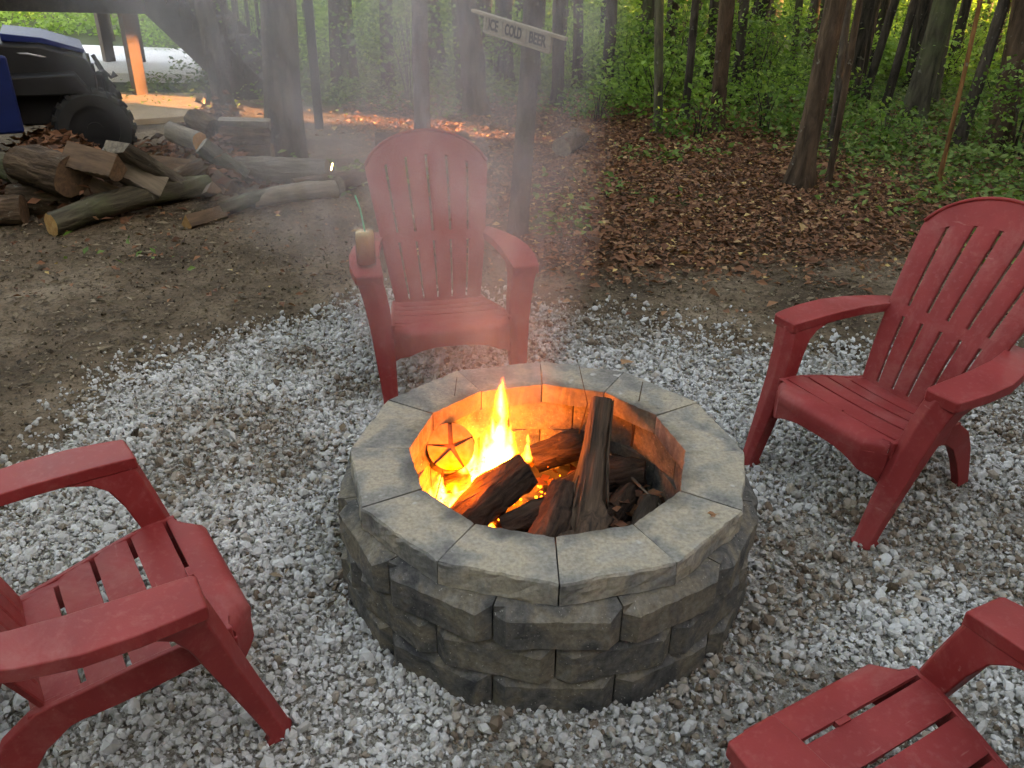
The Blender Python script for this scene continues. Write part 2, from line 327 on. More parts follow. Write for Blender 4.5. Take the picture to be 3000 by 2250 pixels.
# gravel: crushed stones, each a flat-shaded angular lump
_ph = (1+5**0.5)/2
ICO = np.array([(-1, _ph, 0), (1, _ph, 0), (-1, -_ph, 0), (1, -_ph, 0), (0, -1, _ph), (0, 1, _ph), (0, -1, -_ph), (0, 1, -_ph), (_ph, 0, -1), (_ph, 0, 1), (-_ph, 0, -1), (-_ph, 0, 1)])/1.902
ICF = np.array([(0, 11, 5), (0, 5, 1), (0, 1, 7), (0, 7, 10), (0, 10, 11), (1, 5, 9), (5, 11, 4), (11, 10, 2), (10, 7, 6), (7, 1, 8), (3, 9, 4), (3, 4, 2), (3, 2, 6), (3, 6, 8), (3, 8, 9), (4, 9, 5), (2, 4, 11), (6, 2, 10), (8, 6, 7), (9, 8, 1)])
CUB = np.array([(x, y, z) for x in (-1, 1) for y in (-1, 1) for z in (-1, 1)])*0.62
CUF = np.array([(0, 1, 3), (0, 3, 2), (4, 6, 7), (4, 7, 5), (0, 4, 5), (0, 5, 1), (2, 3, 7), (2, 7, 6), (0, 2, 6), (0, 6, 4), (1, 5, 7), (1, 7, 3)])
def rand_rot(n):
    q = RNG.normal(size=(n, 4)); q /= np.linalg.norm(q, axis=1, keepdims=True); w, x, y, z = q.T
    return np.stack([np.stack([1-2*(y*y+z*z), 2*(x*y-z*w), 2*(x*z+y*w)], -1), np.stack([2*(x*y+z*w), 1-2*(x*x+z*z), 2*(y*z-x*w)], -1), np.stack([2*(x*z-y*w), 2*(y*z+x*w), 1-2*(x*x+y*y)], -1)], 1)
def stones(name, P, rad, tint, big=0.0102):
    """angular lumps: many-sided where large, eight-cornered where small"""
    rad = np.asarray(rad, float); VV, FF, TT = [], [], []; off = 0
    for sel, B, BF, lo, am in ((rad >= big, ICO, ICF, 0.70, 0.55), (rad < big, CUB, CUF, 0.55, 0.75)):
        n = int(sel.sum())
        if not n: continue
        k, f = len(B), len(BF); v = B[None]*(lo+am*RNG.random((n, k, 1)))*np.stack([np.ones(n), 0.65+0.35*RNG.random(n), 0.42+0.36*RNG.random(n)], 1)[:, None, :]
        v = np.einsum('nij,nkj->nki', rand_rot(n), v)*rad[sel][:, None, None]+P[sel][:, None, :]
        VV.append(v.reshape(-1, 3)); FF.append((BF[None]+off+(np.arange(n)*k)[:, None, None]).reshape(-1, 3)); TT.append(np.repeat(np.asarray(tint)[sel], f)); off += n*k
    return np_mesh(name, np.concatenate(VV), np.concatenate(FF), False, np.concatenate(TT))
N = 400000
X = RNG.uniform(-2.6, 3.2, N); Y = RNG.uniform(-1.6, 2.6, N)
w = zones(X, Y)[0]; thin = 0.62+0.38*sstep(0.36, 0.52, fbm(X*1.7+40, Y*1.7+12)); r_ = np.hypot(X, Y)
keep = (RNG.random(N) < (w**1.25)*thin*0.60) & (r_ > 0.60)
X, Y = X[keep], Y[keep]; n = len(X)
rad = np.clip(RNG.lognormal(math.log(0.0074), 0.42, n), 0.003, 0.026)
Z = RNG.random(n)*0.010+rad*0.25
tint = np.clip(RNG.normal(0.55, 0.18, n) - 0.30*(RNG.random(n) < 0.10) - 0.34*sstep(0.54, 0.34, fbm(X*1.7+40, Y*1.7+12)) - 0.10*sstep(0.55, 0.4, fbm(X*5+4, Y*5+2)), 0, 1)
tag(link('gravel', stones('gravel', np.stack([X, Y, Z], 1), rad, tint), MAT['stone']), 'pale crushed stone gravel around the fire pit', kind='stuff')
# stray pebbles and crumbs on the bare soil
N = 52000; X = RNG.uniform(-4.6, 3.6, N); Y = RNG.uniform(-1.0, 5.0, N); g_, l_, s_ = zones(X, Y)
keep = (g_ < 0.8) & (np.hypot(X, Y) > 0.62) & (RNG.random(N) < 0.85*(0.25+fbm(X*2, Y*2))*(1-0.5*l_)); X, Y = X[keep], Y[keep]; n = len(X)
tag(link('soil_crumbs', stones('soil_crumbs', np.stack([X, Y, ground_z(X, Y)+0.002], 1), np.clip(RNG.lognormal(math.log(0.0042), 0.5, n), 0.002, 0.015), np.clip(RNG.beta(1.3, 1.7, n), 0, 1), 1.0), MAT['debris']), 'small brown clods and wood crumbs strewn on the soil', kind='stuff')
# dead leaves
N = 170000; X = RNG.uniform(-3.6, 6.0, N); Y = RNG.uniform(1.6, 9.0, N); g_, l_, s_ = zones(X, Y)
keep = RNG.random(N) < (np.maximum(l_, 0.03*(Y > 1.9))*(1-0.6*s_)*(1-g_))*0.80; X, Y = X[keep], Y[keep]; n = len(X)
tag(link('leaf_litter', leaves_mesh('leaf_litter', np.stack([X, Y, ground_z(X, Y)+0.012+RNG.random(n)*0.02], 1), RNG.lognormal(math.log(0.034), 0.38, n), np.clip(RNG.normal(0.50, 0.24, n), 0, 1), flat=0.6, aspect=0.65, fold=0.35), MAT['leaflit']), 'brown dead leaves spread over the ground below the trees', kind='stuff')
N = 70000; X = RNG.uniform(-4.8, 3.4, N); Y = RNG.uniform(-0.8, 5.4, N); g_, l_, s_ = zones(X, Y)
keep = (RNG.random(N) < 0.95*(1-g_)*(0.3+1.1*fbm(X*1.3+2, Y*1.3))*(1-0.5*l_)) | (RNG.random(N) < 0.02*(np.hypot(X, Y) > 0.65)); X, Y = X[keep], Y[keep]; n = len(X)
tag(link('wood_debris', leaves_mesh('wood_debris', np.stack([X, Y, ground_z(X, Y)+0.006+0.016*zones(X, Y)[0]], 1), RNG.lognormal(math.log(0.018), 0.5, n), np.clip(RNG.beta(1.5, 1.8, n), 0, 1), flat=0.8, aspect=0.5), MAT['debris']), 'small bark flakes and leaf scraps littering the bare soil', kind='stuff')
# grass and low weeds
N = 190000; X = RNG.uniform(-5, 10, N); Y = RNG.uniform(2.0, 14.0, N); g_, l_, s_ = zones(X, Y)
tuft = sstep(0.40, 0.62, fbm(X*2.2+7, Y*2.2+31)); keep = RNG.random(N) < s_*(0.15+0.85*tuft)*0.75; X, Y, tf = X[keep], Y[keep], tuft[keep]; n = len(X)
hz = RNG.random(n)**1.6*(0.05+0.14*tf)
tag(link('grass', leaves_mesh('grass', np.stack([X, Y, ground_z(X, Y)+0.02+hz], 1), RNG.uniform(0.03, 0.085, n), np.clip(RNG.normal(0.45, 0.22, n)+0.2*tf, 0, 1), flat=0.25, up=0.6), MAT['grass']), 'low green weeds and grass along the edge of the wood', kind='stuff')

# ------------------------------------------------------------------ trees
def trunk_mesh(name, h, r0, r1, lean=(0, 0), flare=1.5, n=14, rings=16, seed=0, wob=0.03, knob=None):
    rg = random.Random(seed); mb = MB(); rr = []
    ph = [rg.random()*6.28 for _ in range(6)]
    for i in range(rings+1):
        t = (i/rings)**1.5; z = -0.12+t*(h+0.12)
        r = (r0+(r1-r0)*t)*(1+(flare-1)*math.exp(-max(z, 0)/(r0*1.6)))
        cx = lean[0]*z+wob*math.sin(z*0.9+ph[0])*min(z, 1.5); cy_ = lean[1]*z+wob*math.cos(z*0.8+ph[1])*min(z, 1.5); ring = []
        for k in range(n):
            a = 2*math.pi*k/n; rk = r*(1+0.06*math.sin(3*a+ph[2])+0.05*math.sin(5*a+ph[3]+z*2)+0.035*(rg.random()-0.5)*2+(0.18*math.sin(4*a+ph[4])*math.exp(-max(z, 0)/(r0*1.2))))
            if knob: rk *= 1+knob[1]*math.exp(-((z-knob[0])/0.14)**2)*max(0, math.cos(a-knob[2]))
            ring.append((cx+rk*math.cos(a), cy_+rk*math.sin(a), z))
        rr.append(ring)
    return mb.loft(rr).mesh(name, True)
def crown_mesh(name, n, z0, z1, rad, seed, size=(0.14, 0.26)):
    g = np.random.default_rng(seed); k = 26
    cc = np.stack([g.normal(0, rad*0.5, k), g.normal(0, rad*0.5, k), g.uniform(z0, z1, k)], 1)
    C = cc[g.integers(0, k, n)]+g.normal(0, 0.34, (n, 3)); return leaves_mesh(name, C, g.uniform(size[0], size[1], n), np.clip(g.normal(0.5, 0.2, n), 0, 1), aspect=0.6)
CROWNS = [crown_mesh('crown', 420, 4.6, 8.4, 1.9, 40+i) for i in range(3)]
def limb_mesh(name, h, r, lean, seed, k=4, zlo=2.2):
    rg = random.Random(seed); mb = MB()
    for i in range(k):
        z = zlo+(h*0.85-zlo)*(i+rg.random()*0.6)/k; a = rg.random()*6.28; L = 0.6+rg.random()*1.2; p = Vector((lean[0]*z, lean[1]*z, z))
        d = Vector((math.cos(a), math.sin(a), 0.55+rg.random()*0.5)); mb.tube([p, p+d*L*0.5+Vector((0, 0, -0.03)), p+d*L+Vector((0.08, 0, 0.05))], [r*0.34, r*0.2, r*0.07], 6)
    return mb.mesh(name, True)
TREE_N = [0]
def tree(px, base, dia, top=None, mat='bark', label='', group=None, h=8.5, knob=None, crown=True, flare=1.45, name='tree'):
    """px: (x, y) of the foot in the photograph; dia: trunk diameter in m; top: x in the photograph where the trunk leaves the frame"""
    b = un(*px) if base is None else np.array(base); b[2] = float(ground_z(b[0], b[1])); lean = (0.0, 0.0)
    if top is not None:
        T = at_y(top[0], top[1], b[1]); lean = ((T[0]-b[0])/max(T[2], 0.3), 0.0)
    i = TREE_N[0]; TREE_N[0] += 1
    e = thing(name, label, 'tree', b, 0, group)
    link('trunk', trunk_mesh('trunk', h, dia/2, dia*0.22, lean, flare, 14, 16, i, 0.012, knob), MAT[mat], e)
    link('limb', limb_mesh('limb', h, dia/2, lean, i+100), MAT[mat], e)
    if crown: link('crown', CROWNS[i % 3], MAT['leaf'], e, loc=(lean[0]*h*0.7, 0, 0), rot=(0, 0, i*1.7))
    return e
D = 1.35624
tree((620*D, 352*D), None, 0.30, (602*D, 30*D), 'bark', 'thick dark trunk standing in the smoke right behind the stacked logs', flare=1.25)
tree((492*D, 262*D), None, 0.20, (440*D, 20*D), 'bark', 'dark trunk leaning over the foot of the deck stairs')
tree((912*D, 302*D), None, 0.155, (903*D, 0), 'bark', 'straight dark trunk rising just behind the smoky chair top', flare=1.15)
tree((1028*D, 247*D), None, 0.24, (1005*D, 0), 'bark', 'thick dark trunk with a bulging burl, behind the plank sign', knob=(0.55, 0.35, -0.4))
tree((1116*D, 512*D), None, 0.125, (1150*D, 0), 'bark', 'slim smoky trunk that carries the plank sign', flare=1.1)
tree((1422*D, 292*D), None, 0.095, (1428*D, 0), 'bark_moss', 'slim pale mossy trunk at the corner of the leaf bed', flare=1.2)
tree((1546*D, 289*D), None, 0.155, (1572*D, 0), 'bark_red', 'reddish brown trunk behind the bright green bush', flare=1.2)
tree((1478*D, 266*D), None, 0.085, (1503*D, 0), 'bark', 'thin dark trunk between the pale mossy and the reddish trunk')
tree((1724*D, 409*D), None, 0.165, (1806*D, 0), 'bark_red', 'big leaning brown trunk with flared roots beside the leaf bed', flare=1.7)
tree((1788*D, 400*D), None, 0.05, (1860*D, 0), 'bark_red', 'thin dark sapling leaning right next to the big leaning trunk', crown=False)
tree((1795*D, 330*D), None, 0.075, (1835*D, 0), 'bark', 'dim thin trunk half hidden behind the big leaning trunk')
tree((2026*D, 398*D), None, 0.035, (2122*D, 0), 'bark_orange_lit', 'slender orange-lit sapling in the grass behind the slatted chair', crown=False)
tree((1968*D, 262*D), None, 0.25, (2045*D, 0), 'bark_moss', 'broad grey-green trunk deep in the wood behind the orange-lit sapling')
tree((2066*D, 322*D), None, 0.11, (2170*D, 0), 'bark', 'dark slanting trunk just behind the orange-lit sapling')
tree((2155*D, 331*D), None, 0.22, (2212*D, 0), 'bark_red', 'thick trunk at the far right edge of the wood')
tree((1862*D, 235*D), None, 0.10, (1932*D, 0), 'bark', 'dark leaning trunk left of the broad grey-green trunk')
tree((1905*D, 250*D), None, 0.10, (1975*D, 0), 'bark', 'dark trunk close against the broad grey-green trunk')
tree((1586*D, 224*D), None, 0.12, (1612*D, 0), 'bark', 'dark trunk just right of the reddish brown trunk')
tree((1408*D, 200*D), None, 0.15, (1410*D, 0), 'bark', 'dark straight trunk behind the slim pale mossy trunk')
tree((1205*D, 232*D), None, 0.14, (1210*D, 0), 'bark', 'dark trunk at the low end of the plank sign')
tree((768*D, 190*D), None, 0.10, (750*D, 0), 'bark_moss', 'mossy thin trunk right of the black post')
tree((835*D, 185*D), None, 0.10, (828*D, 0), 'bark', 'dark thin trunk left of the trunk behind the smoky chair')
# trees that only make the depth of the wood
bgk = []
for i in range(5):
    bgk.append(trunk_mesh('trunk', 8.0, 0.055+0.018*i, 0.02, ((i-2)*0.02, 0), 1.2, 9, 9, 300+i, 0.03))
BGL = [limb_mesh('limb', 8.0, 0.07, ((i-2)*0.02, 0), 500+i, 5, 1.0) for i in range(5)]
taken = []
for i in range(900):
    x = RNG.uniform(-9, 15); y = 8.4+RNG.random()**1.3*13
    if x < -3.0 and y < 12.5: continue
    if x < -4 and RNG.random() < 0.6: continue
    if abs(x+0.05)/(y+2.1) > 0.68 or any(math.hypot(x-a, y-b) < 0.6 for a, b in taken): continue
    if len(taken) > 125: break
    taken.append((x, y)); k = i % 5
    e = thing('background_tree', 'slim dark trunk in the depth of the green wood', 'tree', (x, y, float(ground_z(x, y))), RNG.random()*6, 'slim background trees of the wood')
    link('trunk', bgk[k], MAT['bark' if i % 3 else 'bark_moss'], e); link('limb', BGL[k], MAT['bark'], e)
    if y < 10.5: link('crown', CROWNS[i % 3], MAT['leaf'], e, rot=(0, 0, i*1.1))

# ------------------------------------------------------------------ shrubs and far foliage
def shrub_mesh(name, n, rad, h, seed, size=(0.035, 0.085), stems=7):
    g = np.random.default_rng(seed); a = g.uniform(0, 6.28, stems*3); rr = rad*np.sqrt(g.random(stems*3)); zz = h*g.uniform(0.25, 1.0, stems*3)
    cc = np.stack([rr*np.cos(a), rr*np.sin(a), zz], 1); C = cc[g.integers(0, len(cc), n)]+g.normal(0, 1, (n, 3))*np.array([rad*0.24, rad*0.24, h*0.14]); C[:, 2] = np.clip(C[:, 2], 0.02, None)
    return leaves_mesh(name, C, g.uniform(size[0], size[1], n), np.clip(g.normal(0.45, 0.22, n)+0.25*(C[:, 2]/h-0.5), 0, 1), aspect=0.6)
def stem_mesh(name, rad, h, seed, k=7):
    rg = random.Random(seed); mb = MB()
    for i in range(k):
        a = rg.random()*6.28; r = rad*rg.random()*0.8; mb.tube([(0.04*math.cos(a), 0.04*math.sin(a), -0.03), (r*0.4*math.cos(a), r*0.4*math.sin(a), h*0.45), (r*math.cos(a), r*math.sin(a), h*0.9)], [0.008, 0.006, 0.003], 5)
    return mb.mesh(name, True)
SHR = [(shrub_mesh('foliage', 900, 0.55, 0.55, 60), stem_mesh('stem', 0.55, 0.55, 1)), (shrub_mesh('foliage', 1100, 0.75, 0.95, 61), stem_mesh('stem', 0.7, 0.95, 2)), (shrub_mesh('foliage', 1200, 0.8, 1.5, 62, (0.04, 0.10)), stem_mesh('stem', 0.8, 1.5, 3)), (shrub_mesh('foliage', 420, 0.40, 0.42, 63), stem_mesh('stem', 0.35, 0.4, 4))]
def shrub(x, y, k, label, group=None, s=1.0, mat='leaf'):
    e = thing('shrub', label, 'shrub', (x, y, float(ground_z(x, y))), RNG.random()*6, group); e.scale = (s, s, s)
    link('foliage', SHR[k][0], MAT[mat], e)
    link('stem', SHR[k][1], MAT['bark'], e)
p = un(1505*D, 305*D); shrub(p[0], p[1], 3, 'small bright green bush in front of the reddish brown trunk', s=0.9)
p = un(1650*D, 285*D); shrub(p[0], p[1], 3, 'leafy low shrub left of the big leaning trunk', s=1.1)
p = un(2190*D, 345*D); shrub(p[0], p[1], 1, 'bright leafy shrub at the far right edge above the grass', s=0.85)
p = un(1290*D, 262*D); shrub(p[0], p[1], 3, 'green seedling clump behind the cut log end', s=0.9)
p = un(1905*D, 318*D); shrub(p[0], p[1], 3, 'broad-leaved seedling clump left of the orange-lit sapling', s=0.85)
ns = 0
for i in range(900):
    x = RNG.uniform(-6, 18); y = RNG.uniform(7.4, 19)
    if x < -4.4 and y < 12: continue
    if x < 0.3 and y < 8.4: continue
    if abs(x+0.05)/(y+2.1) > 0.66: continue
    if fbm(x*0.35+3, y*0.35) < 0.40 and RNG.random() < 0.5: continue
    k = int(RNG.choice([0, 1, 2, 3], p=[0.38, 0.34, 0.08, 0.20])); 
    if y < 9 and k == 2: k = 1
    shrub(x, y, k, 'leafy green understory shrub among the slim trunks', 'understory shrubs of the wood', RNG.uniform(0.8, 1.25), 'leaf' if y < 10.5 else 'leaf_sunlit'); ns += 1
    if ns >= 95: break
# sunlit leaf mass beyond the wood
N = 190000; Y = 11.5+RNG.random(N)**0.9*17; X = (RNG.random(N)*2-1)*(Y+2.1)*0.72
Z = RNG.random(N)**1.3*np.where(RNG.random(N) < 0.04, 4.0, 1.30); m_ = fbm(X*0.5+11, Y*0.5+Z*0.9)+0.25*(fbm(X*2+Z, Z*2+Y)-0.5)
keep = (m_ > 0.50) & ~((X < -4.4) & (Y < 14.0)); X, Y, Z = X[keep], Y[keep], Z[keep]; n = len(X)
tag(link('far_woods', leaves_mesh('far_woods', np.stack([X, Y, Z], 1), RNG.uniform(0.06, 0.14, n), np.clip(RNG.normal(0.5, 0.28, n), 0, 1), aspect=0.65), MAT['leaf_sunlit']), 'sunlit green leaf mass of the far woods', kind='stuff')
N = 30000; Y = RNG.uniform(24, 60, N); X = (RNG.random(N)*2-1)*(Y+2.1)*0.8; Z = RNG.random(N)*7
tag(link('woods_edge', leaves_mesh('woods_edge', np.stack([X, Y, Z], 1), RNG.uniform(0.35, 0.7, N), np.clip(RNG.normal(0.55, 0.25, N), 0, 1), aspect=0.65), MAT['leaf_sunlit']), 'bright green edge of the woods in the distance', kind='stuff')
N = 9000; X = RNG.uniform(-9, 9, N); Y = RNG.uniform(-9, 11, N); Z = 6.0+RNG.random(N)*3.5; keep = fbm(X*0.45+17, Y*0.45+3) > 0.46; X, Y, Z = X[keep], Y[keep], Z[keep]; n = len(X)  # unseen leaf layer added overhead to dim the pit area
tag(link('overhead_shade', leaves_mesh('overhead_shade', np.stack([X, Y, Z], 1), RNG.uniform(0.25, 0.42, n), np.clip(RNG.normal(0.5, 0.2, n), 0, 1), aspect=0.7), MAT['leaf']), 'unseen leaf layer added overhead to shade the clearing', kind='stuff')
# unseen leaf mass added at right to block the sun, with one gap
N = 38000; X = RNG.uniform(9.5, 13.5, N); Y = RNG.uniform(-9.5, 9.6, N); Z = RNG.random(N)*10
lineY = 6.36-0.303*(X+0.486)+(vnoise(Z*3, X*0)-0.5)*0.25
hb = (X-0.2)*math.tan(SUN_EL)/0.957; keep = ~((np.abs(Y-lineY-0.06) < 0.47) & (Z > hb-0.08) & (Z < hb+1.85)); X, Y, Z = X[keep], Y[keep], Z[keep]; n = len(X)
# more unseen leaves added behind the camera and left to darken the sides
N2 = 16000; T = RNG.random(N2); X2 = np.where(T < 0.5, RNG.uniform(-13, 13, N2), RNG.uniform(-12, -8.5, N2)); Y2 = np.where(T < 0.5, RNG.uniform(-11, -7.5, N2), RNG.uniform(-11, 4.5, N2)); Z2 = RNG.random(N2)*6.5
X = np.concatenate([X, X2]); Y = np.concatenate([Y, Y2]); Z = np.concatenate([Z, Z2]); n = len(X)
tag(link('light_block_leaves', leaves_mesh('light_block_leaves', np.stack([X, Y, Z], 1), RNG.uniform(0.5, 0.75, n), np.clip(RNG.normal(0.3, 0.2, n), 0, 1), aspect=0.8), MAT['leaf']), 'unseen leaf mass added around the clearing to block the light', kind='stuff')

# ------------------------------------------------------------------ deck, stairs, posts, landing
YS = 7.85
dk = thing('deck', 'dark raised deck with brown posts behind the blue vehicle', 'deck', (0, 0, 0))
for (x0, x1, y, zc, hh) in ((-12, -4.45, YS, 1.02, 0.20), (-12, -4.45, YS+2.4, 1.02, 0.20)):
    MB().box(((x0+x1)/2, y, zc), (x1-x0, 0.09, hh)).build('beam', MAT['deck'], dk, bevel=0.004)
for k in range(13):
    MB().box((-4.55-0.42*k, YS+1.1, 1.19), (0.045, 3.0, 0.14)).build('joist', MAT['deck'], dk)
for k in range(21):
    MB().box((-8.2, YS-0.35+k*0.148, 1.276), (7.6, 0.138, 0.03)).build('deck_board', MAT['deck'], dk)
for (x, y) in ((-4.70, YS+0.05), (-6.15, YS+2.4), (-5.72, YS+2.4), (-8.4, YS+0.05)):
    MB().box((x, y, 0.44), (0.135, 0.135, 1.02), 0.80).build('post', MAT['post'], dk, bevel=0.006)
YT = YS+0.42
st = thing('staircase', 'dark open stairs running down from the raised deck', 'stairs', (0, 0, 0))
TOP = Vector((-4.62, 0, 1.30)); BOT = Vector((-3.35, 0, 0.02)); n_t = 6
for y in (YT-0.30, YT+0.75):
    dd = (BOT-TOP); nrm = Vector((-dd.z, 0, dd.x)).normalized()*-0.20; a = TOP+Vector((0, y, 0)); b = BOT+Vector((0, y, 0)); o = Vector((0, 0.045, 0))
    MB().loft([[a-nrm*1.0, a+nrm, a+nrm+o, a-nrm*1.0+o], [b-nrm*1.0, b+nrm, b+nrm+o, b-nrm*1.0+o]]).build('stringer', MAT['deck'], st)
for k in range(n_t):
    t = (k+0.5)/n_t; c = TOP.lerp(BOT, t); MB().box((c.x+0.05, YT+0.245, c.z+0.05), (0.27, 0.97, 0.04)).build('tread', MAT['deck'], st)
for k in range(10):
    t = k/9*0.9; c = TOP.lerp(BOT, t); MB().box((c.x, YT+0.85, c.z+0.55), (0.035, 0.035, 0.9)).build('baluster', MAT['deck'], st)
    MB().box((c.x, YT-0.36, c.z+0.55), (0.035, 0.035, 0.9)).build('baluster', MAT['deck'], st)
for y in (YT+0.85, YT-0.36):
    a = TOP+Vector((0, y, 1.0)); b = TOP.lerp(BOT, 0.9)+Vector((0, y, 1.0)); MB().tube([a, b], 0.045, 4).build('handrail', MAT['deck'], st)
pz = [un(330, 284), un(606, 286), un(590, 352), un(395, 366)]
pad = MB().loft([[(p[0], p[1], -0.05) for p in pz], [(p[0], p[1], 0.055) for p in pz]]).build('landing', MAT['pad'], bevel=0.01)
tag(pad, 'tan concrete landing at the foot of the deck stairs', kind='structure')
b = un(690*D, 275*D); bp = thing('post', 'slim black post with a pale cap beside the thick smoky trunk', 'post', (b[0], b[1], 0))
MB().box((0, 0, 0.55), (0.085, 0.085, 1.3), 0.2).build('shaft', MAT['blackpost'], bp, bevel=0.006)
MB().box((0, 0, 1.215), (0.10, 0.10, 0.03), 0.2).build('cap', MAT['steel'], bp, bevel=0.006)

# ------------------------------------------------------------------ utility vehicle
def wheel(parent, x, y, r, w, face):
    mb = MB(); prof = [(-w/2, r*0.62), (-w/2, r*0.90), (-w*0.36, r*0.985), (w*0.36, r*0.985), (w/2, r*0.90), (w/2, r*0.62)]; n = 36; rings = []
    for k in range(n):
        a = 2*math.pi*k/n; rings.append([(q*math.cos(a), d, q*math.sin(a)) for d, q in prof])
    vs = [p for r_ in rings for p in r_]; m = len(prof); fs = []
    for k in range(n):
        for j in range(m): fs.append((k*m+j, k*m+(j+1) % m, ((k+1) % n)*m+(j+1) % m, ((k+1) % n)*m+j))
    mb.add(vs, fs)
    for k in range(18):
        for s in (-1, 1):
            a = 2*math.pi*(k+0.5*(s > 0))/18; mb.box((r*0.985*math.cos(a), s*w*0.25, r*0.985*math.sin(a)), (0.035, w*0.42, 0.035), 0, 0, -a)
    ty = mb.build('wheel', MAT['rubber'], parent, loc=(x, y, r))
    rim = MB(); rim.tube([(0, -w*0.40, 0), (0, w*0.40, 0)], r*0.63, 24)
    rim.build('rim', MAT['black'], ty); hub = MB(); hub.tube([(0, face*w*0.41, 0), (0, face*w*0.47, 0)], r*0.2, 12); hub.build('hub', MAT['black'], ty)
v0 = un(325, 383, 0.30)
uv = thing('utility_vehicle', 'dark blue and black utility vehicle parked behind the log pile', 'vehicle', (v0[0]-0.19, v0[1]+0.12, 0), R(29))
wheel(uv, 0, 0, 0.30, 0.24, -1); wheel(uv, 0, 1.1, 0.30, 0.24, 1); wheel(uv, -1.85, 0, 0.31, 0.26, -1); wheel(uv, -1.85, 1.1, 0.31, 0.26, 1)
def prof_loft(pts, y0, y1, inset=0.05): 
    return [[(x*1.0, y, z) for x, z in pts] for y in (y0, y1)]
ub = uv
def side_solid(outline, ys):
    """outline per station: list of (x,z); ys: lateral stations with shrink factor"""
    rings = []
    for y, k, cz in ys: rings.append([(x*k[0]+k[2], y, cz+(z-cz)*k[1]) for x, z in outline])
    return MB().loft(rings)
SHIFT = -0.36
body = [(-2.25, 0.34), (-0.36, 0.34), (-0.34, 0.62), (-0.30, 0.78), (-0.55, 0.93), (-1.0, 0.90), (-1.05, 0.55), (-1.55, 0.52), (-1.62, 0.92), (-2.25, 0.92)]
side_solid(body, [(-0.02, (1, 1, 0), 0.6), (0.05, (1, 1.0, 0), 0.6), (1.05, (1, 1.0, 0), 0.6), (1.12, (1, 1, 0), 0.6)]).build('body', MAT['blue'], ub, bevel=0.015)
nose = [(-0.58, 0.36), (0.34, 0.30), (0.44, 0.42), (0.46, 0.70), (0.42, 0.84), (0.10, 0.955), (-0.58, 1.01)]
side_solid(nose, [(0.10, (0.97, 0.96, 0), 0.5), (0.22, (1, 1, 0), 0.5), (0.88, (1, 1, 0), 0.5), (1.0, (0.97, 0.96, 0), 0.5)]).build('nose', MAT['black'], ub, bevel=0.02)
hood = [(-0.16, 0.975), (0.10, 0.955), (0.40, 0.865), (0.41, 0.895), (0.12, 0.995), (-0.16, 1.035)]
side_solid(hood, [(0.16, (1, 1, 0), 0.9), (0.55, (1, 1.0, 0), 0.86), (0.94, (1, 1, 0), 0.9)]).build('hood', MAT['blue'], ub, bevel=0.008)
MB().tube([(-0.50, 0.14, 0.93), (0.0, 0.105, 0.885), (0.36, 0.12, 0.79)], 0.011, 6).build('trim_line', MAT['steel'], ub, True)
for y in (0.02, 1.08):
    MB().loft([[(-0.44, y-0.12, 0.60), (0.40, y-0.12, 0.58), (0.40, y+0.12, 0.58), (-0.44, y+0.12, 0.60)], [(-0.36, y-0.12, 0.74), (0.30, y-0.12, 0.74), (0.30, y+0.12, 0.74), (-0.36, y+0.12, 0.74)]]).build('fender', MAT['black'], ub, bevel=0.015)
for y in (0.30, 0.80):
    MB().tube([(0.46, y, 0.25), (0.53, y, 0.45), (0.53, y, 0.66), (0.48, y, 0.78)], 0.019, 8).build('brush_guard', MAT['black'], ub, True)
MB().tube([(0.53, 0.24, 0.64), (0.53, 0.86, 0.64)], 0.019, 8).build('brush_guard', MAT['black'], ub, True)
MB().tube([(0.42, 0.16, 0.70), (0.52, 0.10, 0.73), (0.56, 0.09, 0.68), (0.60, 0.09, 0.71)], [0.016, 0.014, 0.014, 0.028], 8).build('tow_hook', MAT['black'], ub, True)
for y in (0.2, 0.9):
    MB().tube([(0.40, y, 0.72), (0.455, y, 0.72)], 0.065, 16).build('headlight', MAT['black'], ub, True)
for y in (0.03, 1.07):
    MB().tube([(-0.58, y, 0.95), (-1.05, y, 1.75), (-1.9, y, 1.80), (-2.05, y, 0.92)], 0.03, 8).build('cage_bar', MAT['black'], ub, True)
MB().box((-1.45, 0.55, 1.83), (1.05, 1.2, 0.05)).build('roof', MAT['black'], ub, bevel=0.02)
MB().box((-1.30, 0.55, 0.62), (0.45, 0.95, 0.18)).build('seat', MAT['black'], ub, bevel=0.04)
MB().box((-1.58, 0.55, 0.98), (0.14, 0.95, 0.62), 0, 0, -0.2).build('backrest', MAT['black'], ub, bevel=0.04)
MB().tube([(-0.70, 0.30, 0.92), (-0.82, 0.30, 1.02)], 0.02, 8).build('steering_column', MAT['black'], ub)
MB().loft([[(-0.95, 0.04, 0.80), (-0.18, 0.06, 0.80), (-0.18, 1.04, 0.80), (-0.95, 1.06, 0.80)], [(-0.92, 0.07, 1.16), (-0.42, 0.09, 1.10), (-0.42, 1.01, 1.10), (-0.92, 1.03, 1.16)]]).build('dashboard', MAT['black'], ub, bevel=0.03)
MB().box((-0.54, -0.16, 0.62), (0.80, 0.05, 0.58)).build('door', MAT['door_blue'], ub, bevel=0.03)
MB().tube([(-0.20, 0.06, 0.98), (-0.50, 0.06, 1.35), (-0.75, 0.06, 1.80)], 0.035, 8).build('windshield_pillar', MAT['black'], ub, True)

for ch in uv.children:
    if not ch.name.startswith('wheel'): ch.location.x += SHIFT; ch.scale.z = 0.98
    elif ch.location.x < -1: ch.location.x += SHIFT

